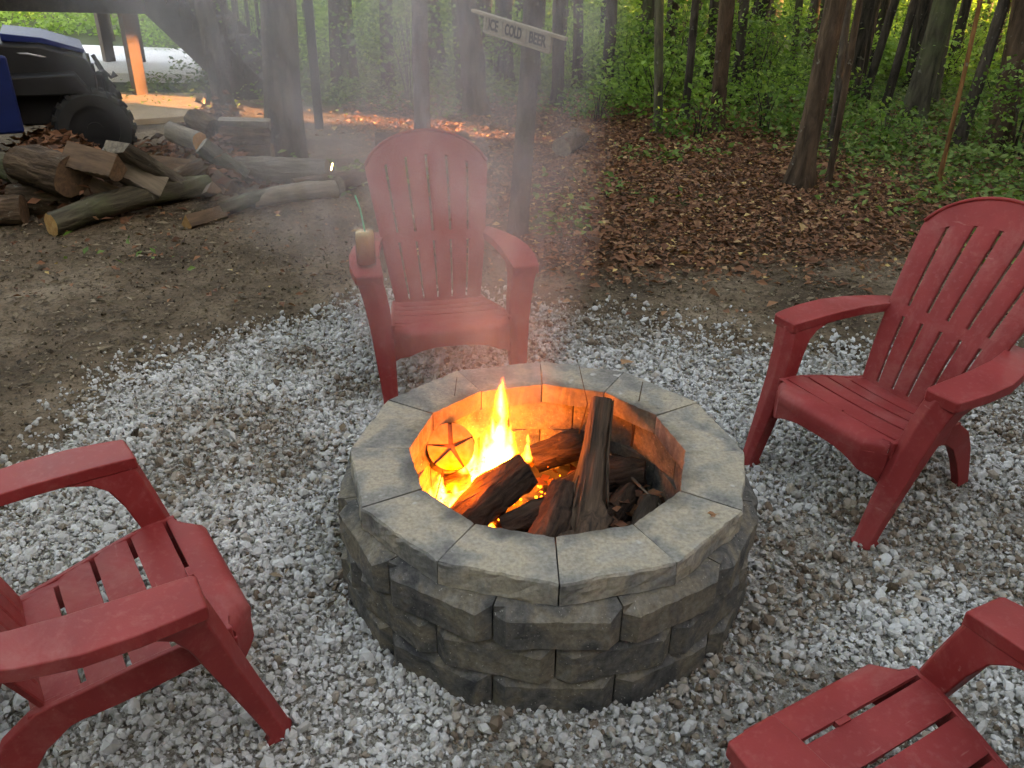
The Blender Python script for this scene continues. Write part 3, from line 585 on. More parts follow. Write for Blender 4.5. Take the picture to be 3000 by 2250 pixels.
# ------------------------------------------------------------------ logs
def log(name, a, b, r, mat, label, group='split firewood in the log pile', kind='round', cutm='cut', seed=0, bend=0.0, r2=None):
    """a, b: world end points of the axis; kind round / half / wedge"""
    rg = random.Random(seed*17+5); a = Vector(a); b = Vector(b); L = (b-a).length; r2 = r2 or r
    zax = (b-a).normalized(); xax = zax.cross(Vector((0, 0, 1))).normalized(); yax = xax.cross(zax)
    if yax.z < 0: yax = -yax
    e = thing(name, label, 'log', a, 0, group); fr = Matrix((yax.cross(zax), yax, zax)).transposed(); e.rotation_euler = fr.to_euler(); inv = fr.inverted()
    arc = {'round': (0, 2*math.pi, 20), 'half': (math.pi*1.02, 1.98*math.pi, 9), 'wedge': (math.pi*1.18, math.pi*1.82, 6), 'slab': (0.05*math.pi, 0.95*math.pi, 9)}[kind]
    closed = kind == 'round'; nn = arc[2]; ph = [rg.random()*6.28 for _ in range(4)]; rings = []
    nr = 14
    for i in range(nr+1):
        t = i/nr; c = a.lerp(b, t)+yax*bend*math.sin(math.pi*t)-a; ring = []; rt = r+(r2-r)*t
        for k in range(nn+(0 if closed else 1)):
            th = arc[0]+(arc[1]-arc[0])*k/nn; q = rt*(1+0.07*math.sin(2*th+ph[0])+0.06*math.sin(3*th+ph[1]+3*t)+0.04*math.sin(7*th+ph[2]+5*t)+0.09*(rg.random()-0.5)); ring.append(c+xax*q*math.cos(th)+yax*q*math.sin(th))
        if kind == 'wedge': ring.append(c+yax*rt*0.55)
        rings.append([inv @ p for p in ring])
    m = len(rings[0]); zax = Vector((0, 0, 1)); vs = [p for g in rings for p in g]; fb = []; fs = []
    for i in range(nr):
        for k in range(m if True else 0):
            if not closed and k == m-1: fs.append((i*m+k, i*m, (i+1)*m, (i+1)*m+k)); continue
            f = (i*m+k, i*m+(k+1) % m, (i+1)*m+(k+1) % m, (i+1)*m+k)
            (fs if (kind == 'wedge' and k >= nn) else fb).append(f)
    MB().add(vs, fb).build('bark', MAT[mat], e, True)
    if fs: MB().add(vs, fs).build('split_face', MAT['split'] if cutm != 'oldwood' else MAT['oldwood'], e, False)
    for ring, sgn in ((rings[0], -1), (rings[-1], 1)):
        c = sum(ring, Vector())/len(ring); k = len(ring); V = list(ring)+[c+(q-c)*0.5+zax*sgn*0.004*rg.random() for q in ring]+[c+zax*sgn*(-0.003)]
        F = [(i, (i+1) % k, k+(i+1) % k, k+i) for i in range(k)]+[(k+i, k+(i+1) % k, 2*k) for i in range(k)]
        MB().add(V, F).build('cut_end', MAT[cutm], e)
    return e
U = lambda x, y, z: tuple(un(x, y, z))
G1 = 'logs of the firewood pile'
log('log', U(150, 662, 0.07), U(608, 545, 0.085), 0.078, 'bark_moss', 'long mossy log lying in front of the pile with a bright orange cut end', G1, cutm='fresh', seed=1, bend=0.05)
log('log', U(345, 412, 0.52), U(530, 525, 0.16), 0.10, 'bark_pale', 'pale lichened half log leaning down the front of the pile', G1, 'half', 'oldwood', 2)
log('log', U(300, 440, 0.44), U(480, 545, 0.17), 0.125, 'bark_pale', 'grey split log leaning just below the pale lichened half log', G1, 'wedge', 'oldwood', 3)
log('log', U(200, 440, 0.46), U(345, 480, 0.40), 0.115, 'bark_pile', 'brown split log on top of the pile against the vehicle wheel', G1, 'wedge', 'split', 4)
log('log', U(70, 480, 0.34), U(215, 520, 0.30), 0.14, 'bark_pile', 'fat rounded brown log at the upper left of the pile', G1, 'round', 'split', 5)
log('log', U(220, 520, 0.26), U(360, 575, 0.15), 0.095, 'bark_pile', 'reddish split log in the middle of the pile', G1, 'wedge', 'split', 6)
log('log', U(40, 585, 0.10), U(235, 592, 0.10), 0.10, 'bark_pile', 'dark round log low in the pile behind the mossy log', G1, 'round', 'split', 7)
log('log', U(-60, 470, 0.30), U(50, 500, 0.26), 0.085, 'bark_moss', 'round grey log at the left edge below the vehicle', G1, 'round', 'oldwood', 8)
log('log', U(-80, 620, 0.10), U(70, 615, 0.10), 0.09, 'bark_pile', 'dark log at the left edge above the orange cut end', G1, 'round', 'split', 9)
log('log', U(260, 615, 0.10), U(420, 570, 0.12), 0.085, 'bark_pile', 'dark bark log directly behind the long mossy log', G1, 'round', 'split', 10)
log('log', U(160, 520, 0.16), U(400, 520, 0.14), 0.14, 'bark_pile', 'dark log buried in the heart of the pile', G1, 'round', 'split', 11)
log('log', U(690, 497, 0.10), U(960, 508, 0.10), 0.098, 'bark_pale', 'thick grey log lying level across the foot of the thick trunk', G1, 'round', 'oldwood', 12)
log('log', U(740, 588, 0.055), U(985, 556, 0.055), 0.062, 'oldwood', 'thin tan log lying on the soil below the thick grey log', G1, 'round', 'oldwood', 13, 0.02)
log('log', U(640, 620, 0.05), U(860, 560, 0.05), 0.05, 'bark_moss', 'thin dark branch reaching from the orange brown chunk towards the tan log', G1, 'round', 'split', 31, 0.03)
log('log', U(860, 548, 0.06), U(1075, 520, 0.06), 0.06, 'bark_pile', 'brown log between the thick grey log and the smoky chair', G1, 'round', 'split', 32)
log('log', U(430, 575, 0.08), U(590, 500, 0.14), 0.09, 'bark_pile', 'dark log filling the gap between mossy log and rusty brown log', G1, 'round', 'split', 33)
log('log', U(545, 645, 0.06), U(655, 615, 0.06), 0.065, 'bark_pile', 'short orange brown chunk at the right end of the mossy log', G1, 'wedge', 'cut', 14)
log('log', U(600, 560, 0.02), U(625, 545, 0.26), 0.055, 'bark_pile', 'upright reddish splinter of wood behind the orange brown chunk', G1, 'wedge', 'split', 15)
log('log', U(590, 425, 0.34), U(715, 520, 0.08), 0.065, 'bark_moss', 'greenish log slanting down beside the thick trunk', G1, 'round', 'oldwood', 16)
log('log', U(560, 470, 0.20), U(680, 545, 0.07), 0.09, 'bark_pile', 'dark log under the greenish slanting log', G1, 'wedge', 'split', 17)
log('log', U(640, 345, 0.42), U(790, 350, 0.40), 0.085, 'bark_pale', 'pale tan split log on the top of the heap before the thick trunk', G1, 'half', 'oldwood', 18)
log('log', U(640, 400, 0.28), U(790, 400, 0.26), 0.10, 'bark_pile', 'dark log under the pale tan split log', G1, 'round', 'split', 19)
log('log', U(565, 350, 0.40), U(625, 385, 0.34), 0.085, 'bark_pile', 'short black log left of the pale tan split log', G1, 'round', 'char', 20)
log('log', U(500, 385, 0.34), U(585, 415, 0.30), 0.07, 'oldwood', 'short pale round of wood at the left of the heap', G1, 'round', 'cut', 21)
log('log', U(650, 455, 0.12), U(800, 455, 0.12), 0.10, 'bark_pile', 'dark log at the bottom of the heap before the thick trunk', G1, 'round', 'split', 22)
log('log', U(440, 470, 0.18), U(600, 490, 0.16), 0.085, 'bark_pile', 'rusty brown log between the two heaps', G1, 'wedge', 'split', 23)
log('log', U(990, 545, 0.07), U(1090, 500, 0.07), 0.07, 'bark_pile', 'dark log end lying left of the smoky chair', G1, 'round', 'oldwood', 24)
log('log', U(1100, 412, 0.07), U(1372, 410, 0.07), 0.07, 'char', 'black log lying on the leaves behind the smoky chair top', None, 'round', 'char', 25)
log('log', U(1645, 432, 0.085), U(1700, 398, 0.085), 0.085, 'bark', 'cut log with a round pale tan end on the leaf bed', None, 'round', 'oldwood', 26)

N = 8500; hx = RNG.uniform(0, 1, N); cxp = np.where(hx < 0.62, RNG.normal(200, 110, N), RNG.normal(640, 75, N)); cyp = np.where(hx < 0.62, RNG.normal(540, 42, N), RNG.normal(470, 40, N))
P = np.array([un(min(max(a, -60), 820), b, 0.0) for a, b in zip(cxp, cyp)]); P[:, 2] = 0.02+RNG.random(N)**1.5*0.22*1.4*np.exp(-((np.where(hx < 0.62, (cxp-190)/150, (cxp-650)/90))**2))
tag(link('bark_heap', leaves_mesh('bark_heap', P, RNG.uniform(0.03, 0.14, N), np.clip(RNG.normal(0.26, 0.2, N), 0, 1), flat=0.35, aspect=0.5), MAT['leaflit']), 'loose bark scraps and splinters between the piled logs', kind='stuff')
# ------------------------------------------------------------------ plank sign
A = at_y(1425, 68, 3.36); B = at_y(1614, 128, 2.98)
sg = thing('plank_sign', 'weathered plank sign reading ICE COLD BEER on the slim smoky trunk', 'sign', A)
dv = Vector(B-A); Ls = dv.length; xa = dv.normalized(); za = (Vector((0, 0, 1))-xa*xa.z).normalized(); ya = za.cross(xa)
sg.rotation_euler = Matrix((xa, ya, za)).transposed().to_euler()
w1, w2 = Ls*0.265, Ls*0.635; HS = 0.098
MB().box((Ls/2, 0, 0), (Ls, 0.016, HS*0.8)).build('board', MAT['sign'], sg, bevel=0.002)
MB().box((Ls/2-0.005, -0.005, HS/2), (Ls+0.24, 0.03, 0.018)).build('top_rail', MAT['sign'], sg, bevel=0.002)
MB().box((Ls/2, -0.003, -HS/2), (Ls, 0.024, 0.012)).build('bottom_rail', MAT['sign'], sg, bevel=0.002)
for x in (0.0, w1, w2, Ls): MB().box((x, -0.006, 0), (0.02, 0.022, HS)).build('divider', MAT['sign'], sg, bevel=0.002)
for txt, x0, x1 in (('ICE', 0.0, w1), ('COLD', w1, w2), ('BEER', w2, Ls)):
    cu = bpy.data.curves.new('lettering', 'FONT'); cu.body = txt; cu.size = 0.085; cu.align_x = 'CENTER'; cu.align_y = 'CENTER'; cu.extrude = 0.001; cu.offset = 0.0025
    tmp = bpy.data.objects.new('tmp', cu); COL.objects.link(tmp); dg = bpy.context.evaluated_depsgraph_get(); me = bpy.data.meshes.new_from_object(tmp.evaluated_get(dg)); bpy.data.objects.remove(tmp)
    wtx = max(v.co.x for v in me.vertices)-min(v.co.x for v in me.vertices); s = (x1-x0-0.062)/wtx
    for v in me.vertices: v.co.x *= s
    o = link('lettering', me, MAT['ink'], sg, loc=((x0+x1)/2, -0.011, 0), rot=(R(90), 0, 0))

# ------------------------------------------------------------------ fire pit
pit = thing('fire_pit', 'round fire pit of split-face concrete blocks with twelve cap stones', 'fire pit', (0, 0, 0))
TH0 = -math.pi/2+0.0434
def pit_block(a0, a1, ri, ro, z0, z1, ch, rough, seed, cap):
    """one wedge block; outer face split and rough, chamfered (ch) at top and sides"""
    g = random.Random(seed); gap = 0.0022; P = lambda r, a: Vector((r*math.cos(a), r*math.sin(a), 0))
    i0, i1, o0, o1 = P(ri, a0), P(ri, a1), P(ro, a0), P(ro, a1); t = (o1-o0).normalized(); n = Vector((t.y, -t.x, 0))
    if n.dot(o0) < 0: n = -n
    i0 += t*gap; i1 -= t*gap; o0 += t*gap; o1 -= t*gap; mb = MB(); N = 15
    W = (o1-o0).length; H = z1-z0; sx, sy = g.random()*50, g.random()*50
    us = [0, ch/W, *[ch/W+(1-2*ch/W)*k/(N-1) for k in range(1, N-1)], 1-ch/W, 1] if ch else [k/N for k in range(N+1)]
    vz = [0, 0.14, 0.30, 0.46, 0.60, 1-ch*0.75/H, 1] if ch else [0, 0.12, 0.32, 0.52, 0.72, 0.90, 1]
    rel = lambda u, v: (float(fbm(u*W*26+sx, v*H*26+sy))-0.5)*2.2*rough+(g.random()-0.5)*rough*0.35
    rows = []
    for j, v in enumerate(vz):
        row = []
        for i, u in enumerate(us):
            side = i in (0, len(us)-1); topr = j == len(vz)-1; out = 0.0 if (ch and (side or topr)) else ch; jit = 0.0; dz = 0.0
            if ch:
                if not (side or topr): jit = rel(u, v)
                if j == len(vz)-2: dz = (g.random()-0.5)*rough*0.9
                if not side and i in (1, len(us)-2): jit *= 0.6
            else:
                jit = rel(u, v)-(0.004 if topr else 0.0)
                if topr: dz = -abs(g.random()-0.5)*rough*0.5
            du = (g.random()-0.5)*rough*0.5 if (ch and i in (1, len(us)-2)) else 0.0
            row.append(o0+(o1-o0)*u+t*du+n*(out+jit)+Vector((0, 0, z0+H*v+dz)))
        rows.append(row)
    m = len(us); base = [p for r in rows for p in r]; fs = []
    for j in range(len(vz)-1):
        for i in range(m-1): fs.append((j*m+i, j*m+i+1, (j+1)*m+i+1, (j+1)*m+i))
    nb = len(base); inner = []
    for j, z in enumerate((z0, z1)):
        for i, u in enumerate(us): inner.append(i0+(i1-i0)*u+Vector((0, 0, z-(0.002*g.random() if j else 0)))+n*((g.random()-0.5)*rough*0.5*(1 if cap else 0.4)))
    vs = base+inner; top = (len(vz)-1)*m
    for i in range(m-1):
        fs.append((top+i, top+i+1, nb+m+i+1, nb+m+i)); fs.append((i+1, i, nb+i, nb+i+1)); fs.append((nb+i+1, nb+i, nb+m+i, nb+m+i+1))
    fs.append(tuple([j*m for j in range(len(vz))]+[nb+m, nb])); fs.append(tuple([j*m+m-1 for j in range(len(vz)-1, -1, -1)]+[nb+m-1, nb+2*m-1]))
    return mb.add(vs, fs)
for k in range(12):
    a0 = TH0+k*math.pi/6; z = random.uniform(-0.0025, 0.0025)
    pit_block(a0, a0+math.pi/6, 0.408, 0.583, 0.331+z, 0.400+z, 0.0, 0.0065, 900+k, True).build('cap_stone', MAT['cap'], pit)
for c, (z0, z1) in enumerate(((-0.03, 0.106), (0.108, 0.217), (0.219, 0.3275))):
    off = (0.5 if c % 2 == 0 else 0.0)*math.pi/6
    for k in range(12):
        a0 = TH0+off+k*math.pi/6; pit_block(a0, a0+math.pi/6, 0.425, 0.597+random.uniform(-0.004, 0.004), z0, z1, 0.030, 0.0042, 100*c+k, False).build('block', MAT['block'], pit)
ash = MB(); rings = []; g = random.Random(4)
vs = [(0, 0, 0.07)]; fs = []
for i in range(1, 9):
    for k in range(24):
        a = 2*math.pi*k/24; r = 0.43*i/8; vs.append((r*math.cos(a), r*math.sin(a), 0.055+0.02*g.random()+0.03*math.sin(3*a)*(1-i/8)))
for k in range(24): fs.append((0, 1+k, 1+(k+1) % 24))
for i in range(7):
    for k in range(24): fs.append((1+i*24+k, 1+(i+1)*24+k, 1+(i+1)*24+(k+1) % 24, 1+i*24+(k+1) % 24))
tag(ash.add(vs, fs).build('ash_bed', MAT['ash']), 'dark bed of ash and char inside the fire pit', kind='stuff')

# ------------------------------------------------------------------ burning wood
def rough_log(name, pts, radii, mat, label, seed, n=12, jag=0.12, endmat=None, shag=0.0):
    rg = random.Random(seed); e = thing(name, label, 'log', pts[0]); p0 = Vector(pts[0]); q_ = (Vector(pts[-1])-p0).to_track_quat('Z', 'Y'); e.rotation_euler = q_.to_euler(); P = [q_.inverted() @ (Vector(p)-p0) for p in pts]
    # resample
    S = []; Q = []; m = 5
    for i in range(len(P)-1):
        for k in range(m): t = k/m; S.append(P[i].lerp(P[i+1], t)); Q.append(radii[i]+(radii[i+1]-radii[i])*t)
    S.append(P[-1]); Q.append(radii[-1]); rings = []; up = Vector((1, 0, 0)); fac = [1+jag*(rg.random()-0.5)*2 for _ in range(n)]
    for i, p in enumerate(S):
        t = (S[min(i+1, len(S)-1)]-S[max(i-1, 0)]).normalized(); a = t.cross(up).normalized(); b = t.cross(a)
        rings.append([p+(a*math.cos(2*math.pi*k/n)+b*math.sin(2*math.pi*k/n))*Q[i]*fac[k]*(1+jag*0.6*(rg.random()-0.5)+(shag*rg.random() if i < 6 else 0)) for k in range(n)])
    MB().loft(rings, False).build('bark', MAT[mat], e, True)
    for ring in (rings[0], rings[-1]):
        c = sum(ring, Vector())/n; MB().add(list(ring)+[c], [(i, (i+1) % n, n) for i in range(n)]).build('cut_end', MAT[endmat or mat], e)
    return e
rough_log('fire_log', [(0.115, -0.10, 0.075), (0.130, 0.03, 0.15), (0.155, 0.17, 0.29), (0.178, 0.285, 0.415)], [0.092, 0.054, 0.035, 0.033], 'cedar', 'shaggy cedar log with a flared root end leaning up the back of the fire pit', 3, 22, 0.24, 'cedar', 0.5)
for _k in range(16):
    _a = random.uniform(0, 6.28); _t0 = random.uniform(0.0, 0.75); _t1 = min(_t0+random.uniform(0.15, 0.4), 1.0); _st = []
    for _i in range(5):
        _t = _t0+(_t1-_t0)*_i/4; _c = Vector((0.115, -0.10, 0.075)).lerp(Vector((0.178, 0.285, 0.415)), _t); _c.z += -0.02*math.sin(math.pi*_t); _r = float(np.interp(_t, [0, 0.33, 0.67, 1], [0.084, 0.060, 0.035, 0.032]))*1.03+0.003*random.random(); _st.append(_c+Vector((math.cos(_a)*_r, math.sin(_a)*_r*-0.72, math.sin(_a)*_r*0.69)))
    _o = bpy.data.objects['fire_log']; _iv = (Matrix.Translation(_o.location) @ _o.rotation_euler.to_matrix().to_4x4()).inverted()
    MB().tube([_iv @ p for p in _st], [0.002, 0.0045, 0.005, 0.004, 0.0015], 5).build('bark_strip', MAT['cedar'], _o, True)
rough_log('fire_log', [(-0.29, -0.02, 0.10), (-0.18, 0.09, 0.17), (-0.065, 0.16, 0.225)], [0.060, 0.075, 0.062], 'char', 'charred split log slanting across the front of the flames', 5, 7, 0.20, 'split')
rough_log('fire_log', [(-0.03, 0.32, 0.15), (0.10, 0.33, 0.205), (0.19, 0.32, 0.20)], [0.055, 0.062, 0.05], 'char', 'charred log with a pale top behind the cedar log', 6, 9, 0.18, 'oldwood')
rough_log('fire_log', [(-0.13, 0.02, 0.085), (0.00, 0.06, 0.13), (0.09, 0.09, 0.13)], [0.05, 0.06, 0.05], 'char', 'black burnt log at the foot of the cedar log', 7, 9, 0.22)
rough_log('fire_log', [(-0.335, 0.20, 0.12), (-0.255, 0.235, 0.125)], [0.036, 0.036], 'char', 'small dark log stub among the flames at the side', 8, 9, 0.12)
rough_log('fire_log', [(0.17, 0.02, 0.08), (0.26, 0.14, 0.12), (0.31, 0.24, 0.14)], [0.045, 0.05, 0.04], 'char', 'dark log lying to the right of the cedar log in the pit', 9, 8, 0.22)
rough_log('fire_log', [(0.06, 0.18, 0.10), (0.22, 0.24, 0.16), (0.33, 0.22, 0.17)], [0.06, 0.065, 0.05], 'char', 'thick charred log behind the foot of the cedar log', 10, 9, 0.2)
rough_log('fire_log', [(-0.06, -0.18, 0.09), (0.03, -0.05, 0.15), (0.06, 0.10, 0.19)], [0.05, 0.06, 0.045], 'char', 'black charred chunk left of the cedar root', 12, 8, 0.25)
rough_log('fire_log', [(0.22, -0.14, 0.09), (0.30, -0.02, 0.13), (0.33, 0.10, 0.15)], [0.04, 0.048, 0.04], 'bark', 'dark bark-covered stick at the right inside the pit', 13, 8, 0.2)
# round slice with star cracks
C = un(950+560*0.663, 1000+465*0.663, 0.285); e = thing('fire_log', 'round log end with star-shaped cracks glowing in the firelight', 'log', C)
ax = Vector((0.28, -0.72, 0.60)).normalized(); e.rotation_euler = ax.to_track_quat('Z', 'Y').to_euler(); rg = random.Random(2); nn = 20; V = []; rr = [0.076*(1+0.05*rg.random()) for _ in range(nn)]
for z in (-0.10, 0.0): V += [(rr[k]*math.cos(2*math.pi*k/nn), rr[k]*math.sin(2*math.pi*k/nn), z) for k in range(nn)]
MB().add(V, [(k, (k+1) % nn, nn+(k+1) % nn, nn+k) for k in range(nn)]+[tuple(range(nn-1, -1, -1))]).build('bark', MAT['bark'], e, True)
V = []; F = []
_ang = [0.25, 1.45, 2.9, 3.75, 5.1, 0.25+2*math.pi]
for s in range(5):     # five uneven sectors with open cracks between them
    a0 = _ang[s]+(0.03, 0.09, 0.02, 0.05, 0.03)[s]; a1 = _ang[s+1]-(0.09, 0.02, 0.05, 0.03, 0.03)[s]; b = len(V); V.append((0.012*math.cos((a0+a1)/2), 0.012*math.sin((a0+a1)/2), 0.002))
    for k in range(6): a = a0+(a1-a0)*k/5; V.append((0.077*math.cos(a), 0.077*math.sin(a), 0.002))
    for k in range(1, 6): F.append((b, b+k, b+k+1))
MB().add(V, F).build('cut_end', MAT['cut'], e)
MB().add([(0.074*math.cos(2*math.pi*k/nn), 0.074*math.sin(2*math.pi*k/nn), -0.007) for k in range(nn)], [tuple(range(nn))]).build('crack', MAT['split'], e)
# twigs
def twig(pts, r, label, mat='bark_red'):
    p0 = Vector(pts[0]); e = thing('twig', label, 'twig', p0)
    MB().tube([Vector(p)-p0 for p in pts], [r*(1-0.7*i/(len(pts)-1)) for i in range(len(pts))], 6).build('stem', MAT[mat], e, True); return e
twig([(-0.33, 0.20, 0.10), (-0.345, 0.27, 0.24), (-0.31, 0.31, 0.36), (-0.295, 0.30, 0.47)], 0.0035, 'thin forked twig sticking up at the flames on the side')
twig([(-0.36, 0.02, 0.10), (-0.33, 0.14, 0.21), (-0.35, 0.22, 0.29)], 0.003, 'thin bowed twig in front of the star-cracked log')
twig([(0.10, 0.30, 0.22), (0.135, 0.35, 0.36), (0.10, 0.38, 0.49)], 0.0035, 'crooked twig rising left of the cedar log over the rim')
twig([(0.28, 0.25, 0.26), (0.295, 0.31, 0.36), (0.305, 0.31, 0.47)], 0.004, 'short red twig rising right of the cedar log over the rim')
twig([(0.20, 0.28, 0.22), (0.29, 0.17, 0.18), (0.36, 0.05, 0.17), (0.38, 0.00, 0.19)], 0.007, 'grey lichened stick lying right of the cedar log', 'bark_pale')
twig([(0.15, -0.02, 0.14), (0.22, -0.06, 0.15), (0.27, -0.09, 0.16)], 0.004, 'small stick near the front rim of the pit', 'bark_pale')
# leaves and tinder heaped in the pit
N = 900; a = RNG.random(N)*6.28; r = 0.40*np.sqrt(RNG.random(N)); X = r*np.cos(a); Y = r*np.sin(a); keep = (X > 0.10) | (RNG.random(N) < 0.25); X, Y = X[keep], Y[keep]; n = len(X)
tag(link('tinder', leaves_mesh('tinder', np.stack([X, Y, 0.08+0.07*RNG.random(n)*sstep(0.0, 0.2, X)+0.02*RNG.random(n)], 1), RNG.uniform(0.03, 0.075, n), np.clip(RNG.normal(0.3, 0.2, n), 0, 1), flat=0.45, aspect=0.7), MAT['leaflit']), 'dry leaves and twigs heaped in the right half of the pit', kind='stuff')
# embers
P = []
for cx_, cy_, cz_, k, s in ((0.095, 0.36, 0.17, 60, 0.035), (-0.20, 0.03, 0.085, 60, 0.05), (0.045, 0.02, 0.105, 14, 0.012), (-0.31, 0.12, 0.09, 150, 0.07), (-0.18, 0.25, 0.10, 150, 0.09), (0.0, 0.13, 0.15, 10, 0.02)):
    P.append(np.array([cx_, cy_, cz_])+RNG.normal(0, s, (k, 3))*np.array([1, 1, 0.35]))
P = np.concatenate(P); P[:, 2] = np.clip(P[:, 2], 0.06, None)
tag(link('embers', stones('embers', P, RNG.uniform(0.0025, 0.008, len(P)), np.ones(len(P))), MAT['ember']), 'glowing orange embers between the burning logs', kind='stuff')

# ------------------------------------------------------------------ flames: emissive volumes
def m_flame(name, strength, hot):
    m = M(name); m.n.remove(m.p); v = m.co('Object'); sep = m.new('ShaderNodeSeparateXYZ'); m.L(v, sep.inputs[0])
    nz = m.new('ShaderNodeTexNoise'); nz.inputs['Scale'].default_value = 3.6; nz.inputs['Detail'].default_value = 4; nz.inputs['Distortion'].default_value = 1.2; mp = m.scale(v, (3.4, 3.4, 1.3)); m.L(mp, nz.inputs['Vector'])
    r2 = m.math('SQRT', m.math('ADD', m.math('POWER', sep.outputs[0], 2), m.math('POWER', sep.outputs[1], 2)))
    prof = m.math('MULTIPLY', m.math('SUBTRACT', 1.05, sep.outputs[2]), 0.22)
    core = m.math('SUBTRACT', 1.0, m.math('DIVIDE', r2, m.math('MAXIMUM', prof, 0.01)), clamp=True)
    den = m.math('MULTIPLY', m.math('POWER', core, 1.2), m.ramp(nz.outputs['Fac'], [(0.38, (0.04,)*3), (0.58, (1, 1, 1))]))
    col = m.ramp(m.math('ADD', core, m.math('MULTIPLY', sep.outputs[2], -0.25)), [(0.0, (1.0, 0.12, 0.008)), (0.35, (1.0, 0.26, 0.028)), (0.75, (1.0, 0.50, 0.11))])
    em = m.new('ShaderNodeEmission'); m.L(col, em.inputs[0]); m.L(m.math('MULTIPLY', den, strength), em.inputs[1]); m.L(em.outputs[0], m.out.inputs['Volume']); return m.m
FLM = m_flame('flame_gas', 70.0, 1); FLS = m_flame('low_flame_gas', 34.0, 0)
fire = thing('fire', 'bright yellow and orange fire burning at the left of the pit', 'fire', (-0.15, 0.22, 0.08))
def flame_mesh(seed, n=14, rings=16):
    rg = random.Random(seed); mb = MB(); rr = []; ph = [rg.random()*6.28 for _ in range(5)]
    for i in range(rings+1):
        t = i/rings; rad = 0.24*(math.sin(math.pi*min(t*1.25+0.22, 1.0)) if t < 0.62 else 1)*(1-t)**0.72*(1.0)+0.004
        cx = 0.07*math.sin(t*5+ph[0])*t; cy_ = 0.06*math.sin(t*4+ph[1])*t; ring = []
        for k in range(n):
            a = 2*math.pi*k/n; q = rad*(1+0.28*math.sin(3*a+ph[2]+t*6)+0.18*math.sin(5*a+ph[3]-t*9)); ring.append((cx+q*math.cos(a), cy_+q*math.sin(a), t*(1+0.03*math.sin(2*a))))
        rr.append(ring)
    return mb.loft(rr).mesh('flame', True)
FL = [flame_mesh(s) for s in range(4)]
for (x, y, z, h, wd, k) in ((-0.150, 0.235, 0.11, 0.44, 0.37, 0), (-0.175, 0.245, 0.12, 0.27, 0.27, 1), (-0.115, 0.25, 0.14, 0.19, 0.22, 2), (-0.27, 0.22, 0.09, 0.11, 0.36, 3), (-0.23, 0.15, 0.08, 0.15, 0.34, 1), (-0.33, 0.13, 0.07, 0.11, 0.34, 0), (-0.20, 0.32, 0.10, 0.18, 0.30, 2), (-0.345, 0.20, 0.08, 0.09, 0.28, 1), (-0.12, 0.31, 0.10, 0.22, 0.26, 3), (-0.245, 0.265, 0.09, 0.21, 0.30, 0), (-0.20, 0.19, 0.09, 0.24, 0.32, 2), (-0.285, 0.10, 0.07, 0.14, 0.30, 1), (-0.25, 0.02, 0.07, 0.11, 0.26, 0), (-0.365, 0.09, 0.07, 0.13, 0.26, 2), (0.03, 0.37, 0.10, 0.12, 0.2, 1), (-0.35, 0.04, 0.07, 0.10, 0.24, 3), (-0.175, 0.025, 0.075, 0.085, 0.16, 2), (-0.06, 0.36, 0.12, 0.13, 0.14, 3), (-0.30, 0.06, 0.07, 0.10, 0.18, 2)):
    fm_ = FL[k].copy(); fm_.materials.clear()
    o = link('flame', fm_, FLM if h > 0.25 else FLS, fire, loc=(x+0.15, y-0.22, z-0.08), rot=(0, 0, k*1.3+x*9)); o.scale = (wd, wd, h)
for (x, y, z, pw) in ((-0.19, 0.22, 0.20, 1.2), (-0.30, 0.16, 0.13, 0.9), (-0.265, 0.055, 0.25, 0.8), (-0.18, 0.03, 0.11, 0.3), (0.09, 0.36, 0.19, 0.18)):
    l = bpy.data.lights.new('firelight', 'POINT'); l.energy = pw; l.color = (1.0, 0.20, 0.024); l.shadow_soft_size = 0.035
    lo = bpy.data.objects.new('firelight', l); COL.objects.link(lo); lo.location = (x, y, z)
# flying ember
sp = at_y(717*D, 360*D, 0.9); spk = MB().tube([(-0.004, 0, -0.012), (0.0, 0, 0.0), (0.003, 0, 0.012)], [0.0012, 0.0022, 0.0014], 6).build('ember_flake', MAT['spark'], loc=tuple(sp))
tag(spk, 'glowing ember flake flying in the smoke left of the smoky chair', 'ember')

# ------------------------------------------------------------------ resin chairs
def sheet(P, th, chamU=0.003, nrm_hint=(0, -1, 0.3)):
    """closed slab under the surface grid P[nu][nv]"""
    P = np.array(P); du = np.gradient(P, axis=0); dv = np.gradient(P, axis=1); N = np.cross(du, dv); N /= np.linalg.norm(N, axis=2, keepdims=True)+1e-12
    N *= np.sign((N*np.array(nrm_hint)).sum(2, keepdims=True)); Fp = P.copy()
    if chamU: Fp[0] -= N[0]*chamU; Fp[-1] -= N[-1]*chamU
    Bk = P-N*th; nu, nv = P.shape[:2]; V = np.concatenate([Fp.reshape(-1, 3), Bk.reshape(-1, 3)]); k = nu*nv; I = lambda i, j: i*nv+j; f = []
    for i in range(nu-1):
        for j in range(nv-1): f.append((I(i, j), I(i+1, j), I(i+1, j+1), I(i, j+1))); f.append((k+I(i, j), k+I(i, j+1), k+I(i+1, j+1), k+I(i+1, j)))
    for i in range(nu-1): f.append((I(i, 0), k+I(i, 0), k+I(i+1, 0), I(i+1, 0))); f.append((I(i, nv-1), I(i+1, nv-1), k+I(i+1, nv-1), k+I(i, nv-1)))
    for j in range(nv-1): f.append((I(0, j), I(0, j+1), k+I(0, j+1), k+I(0, j))); f.append((I(nu-1, j), k+I(nu-1, j), k+I(nu-1, j+1), I(nu-1, j+1)))
    return V, f
def auto_smooth(o):
    me = o.data; me.polygons.foreach_set('use_smooth', np.ones(len(me.polygons), bool))
    try: me.set_sharp_from_angle(angle=R(35))
    except Exception: pass
    return o
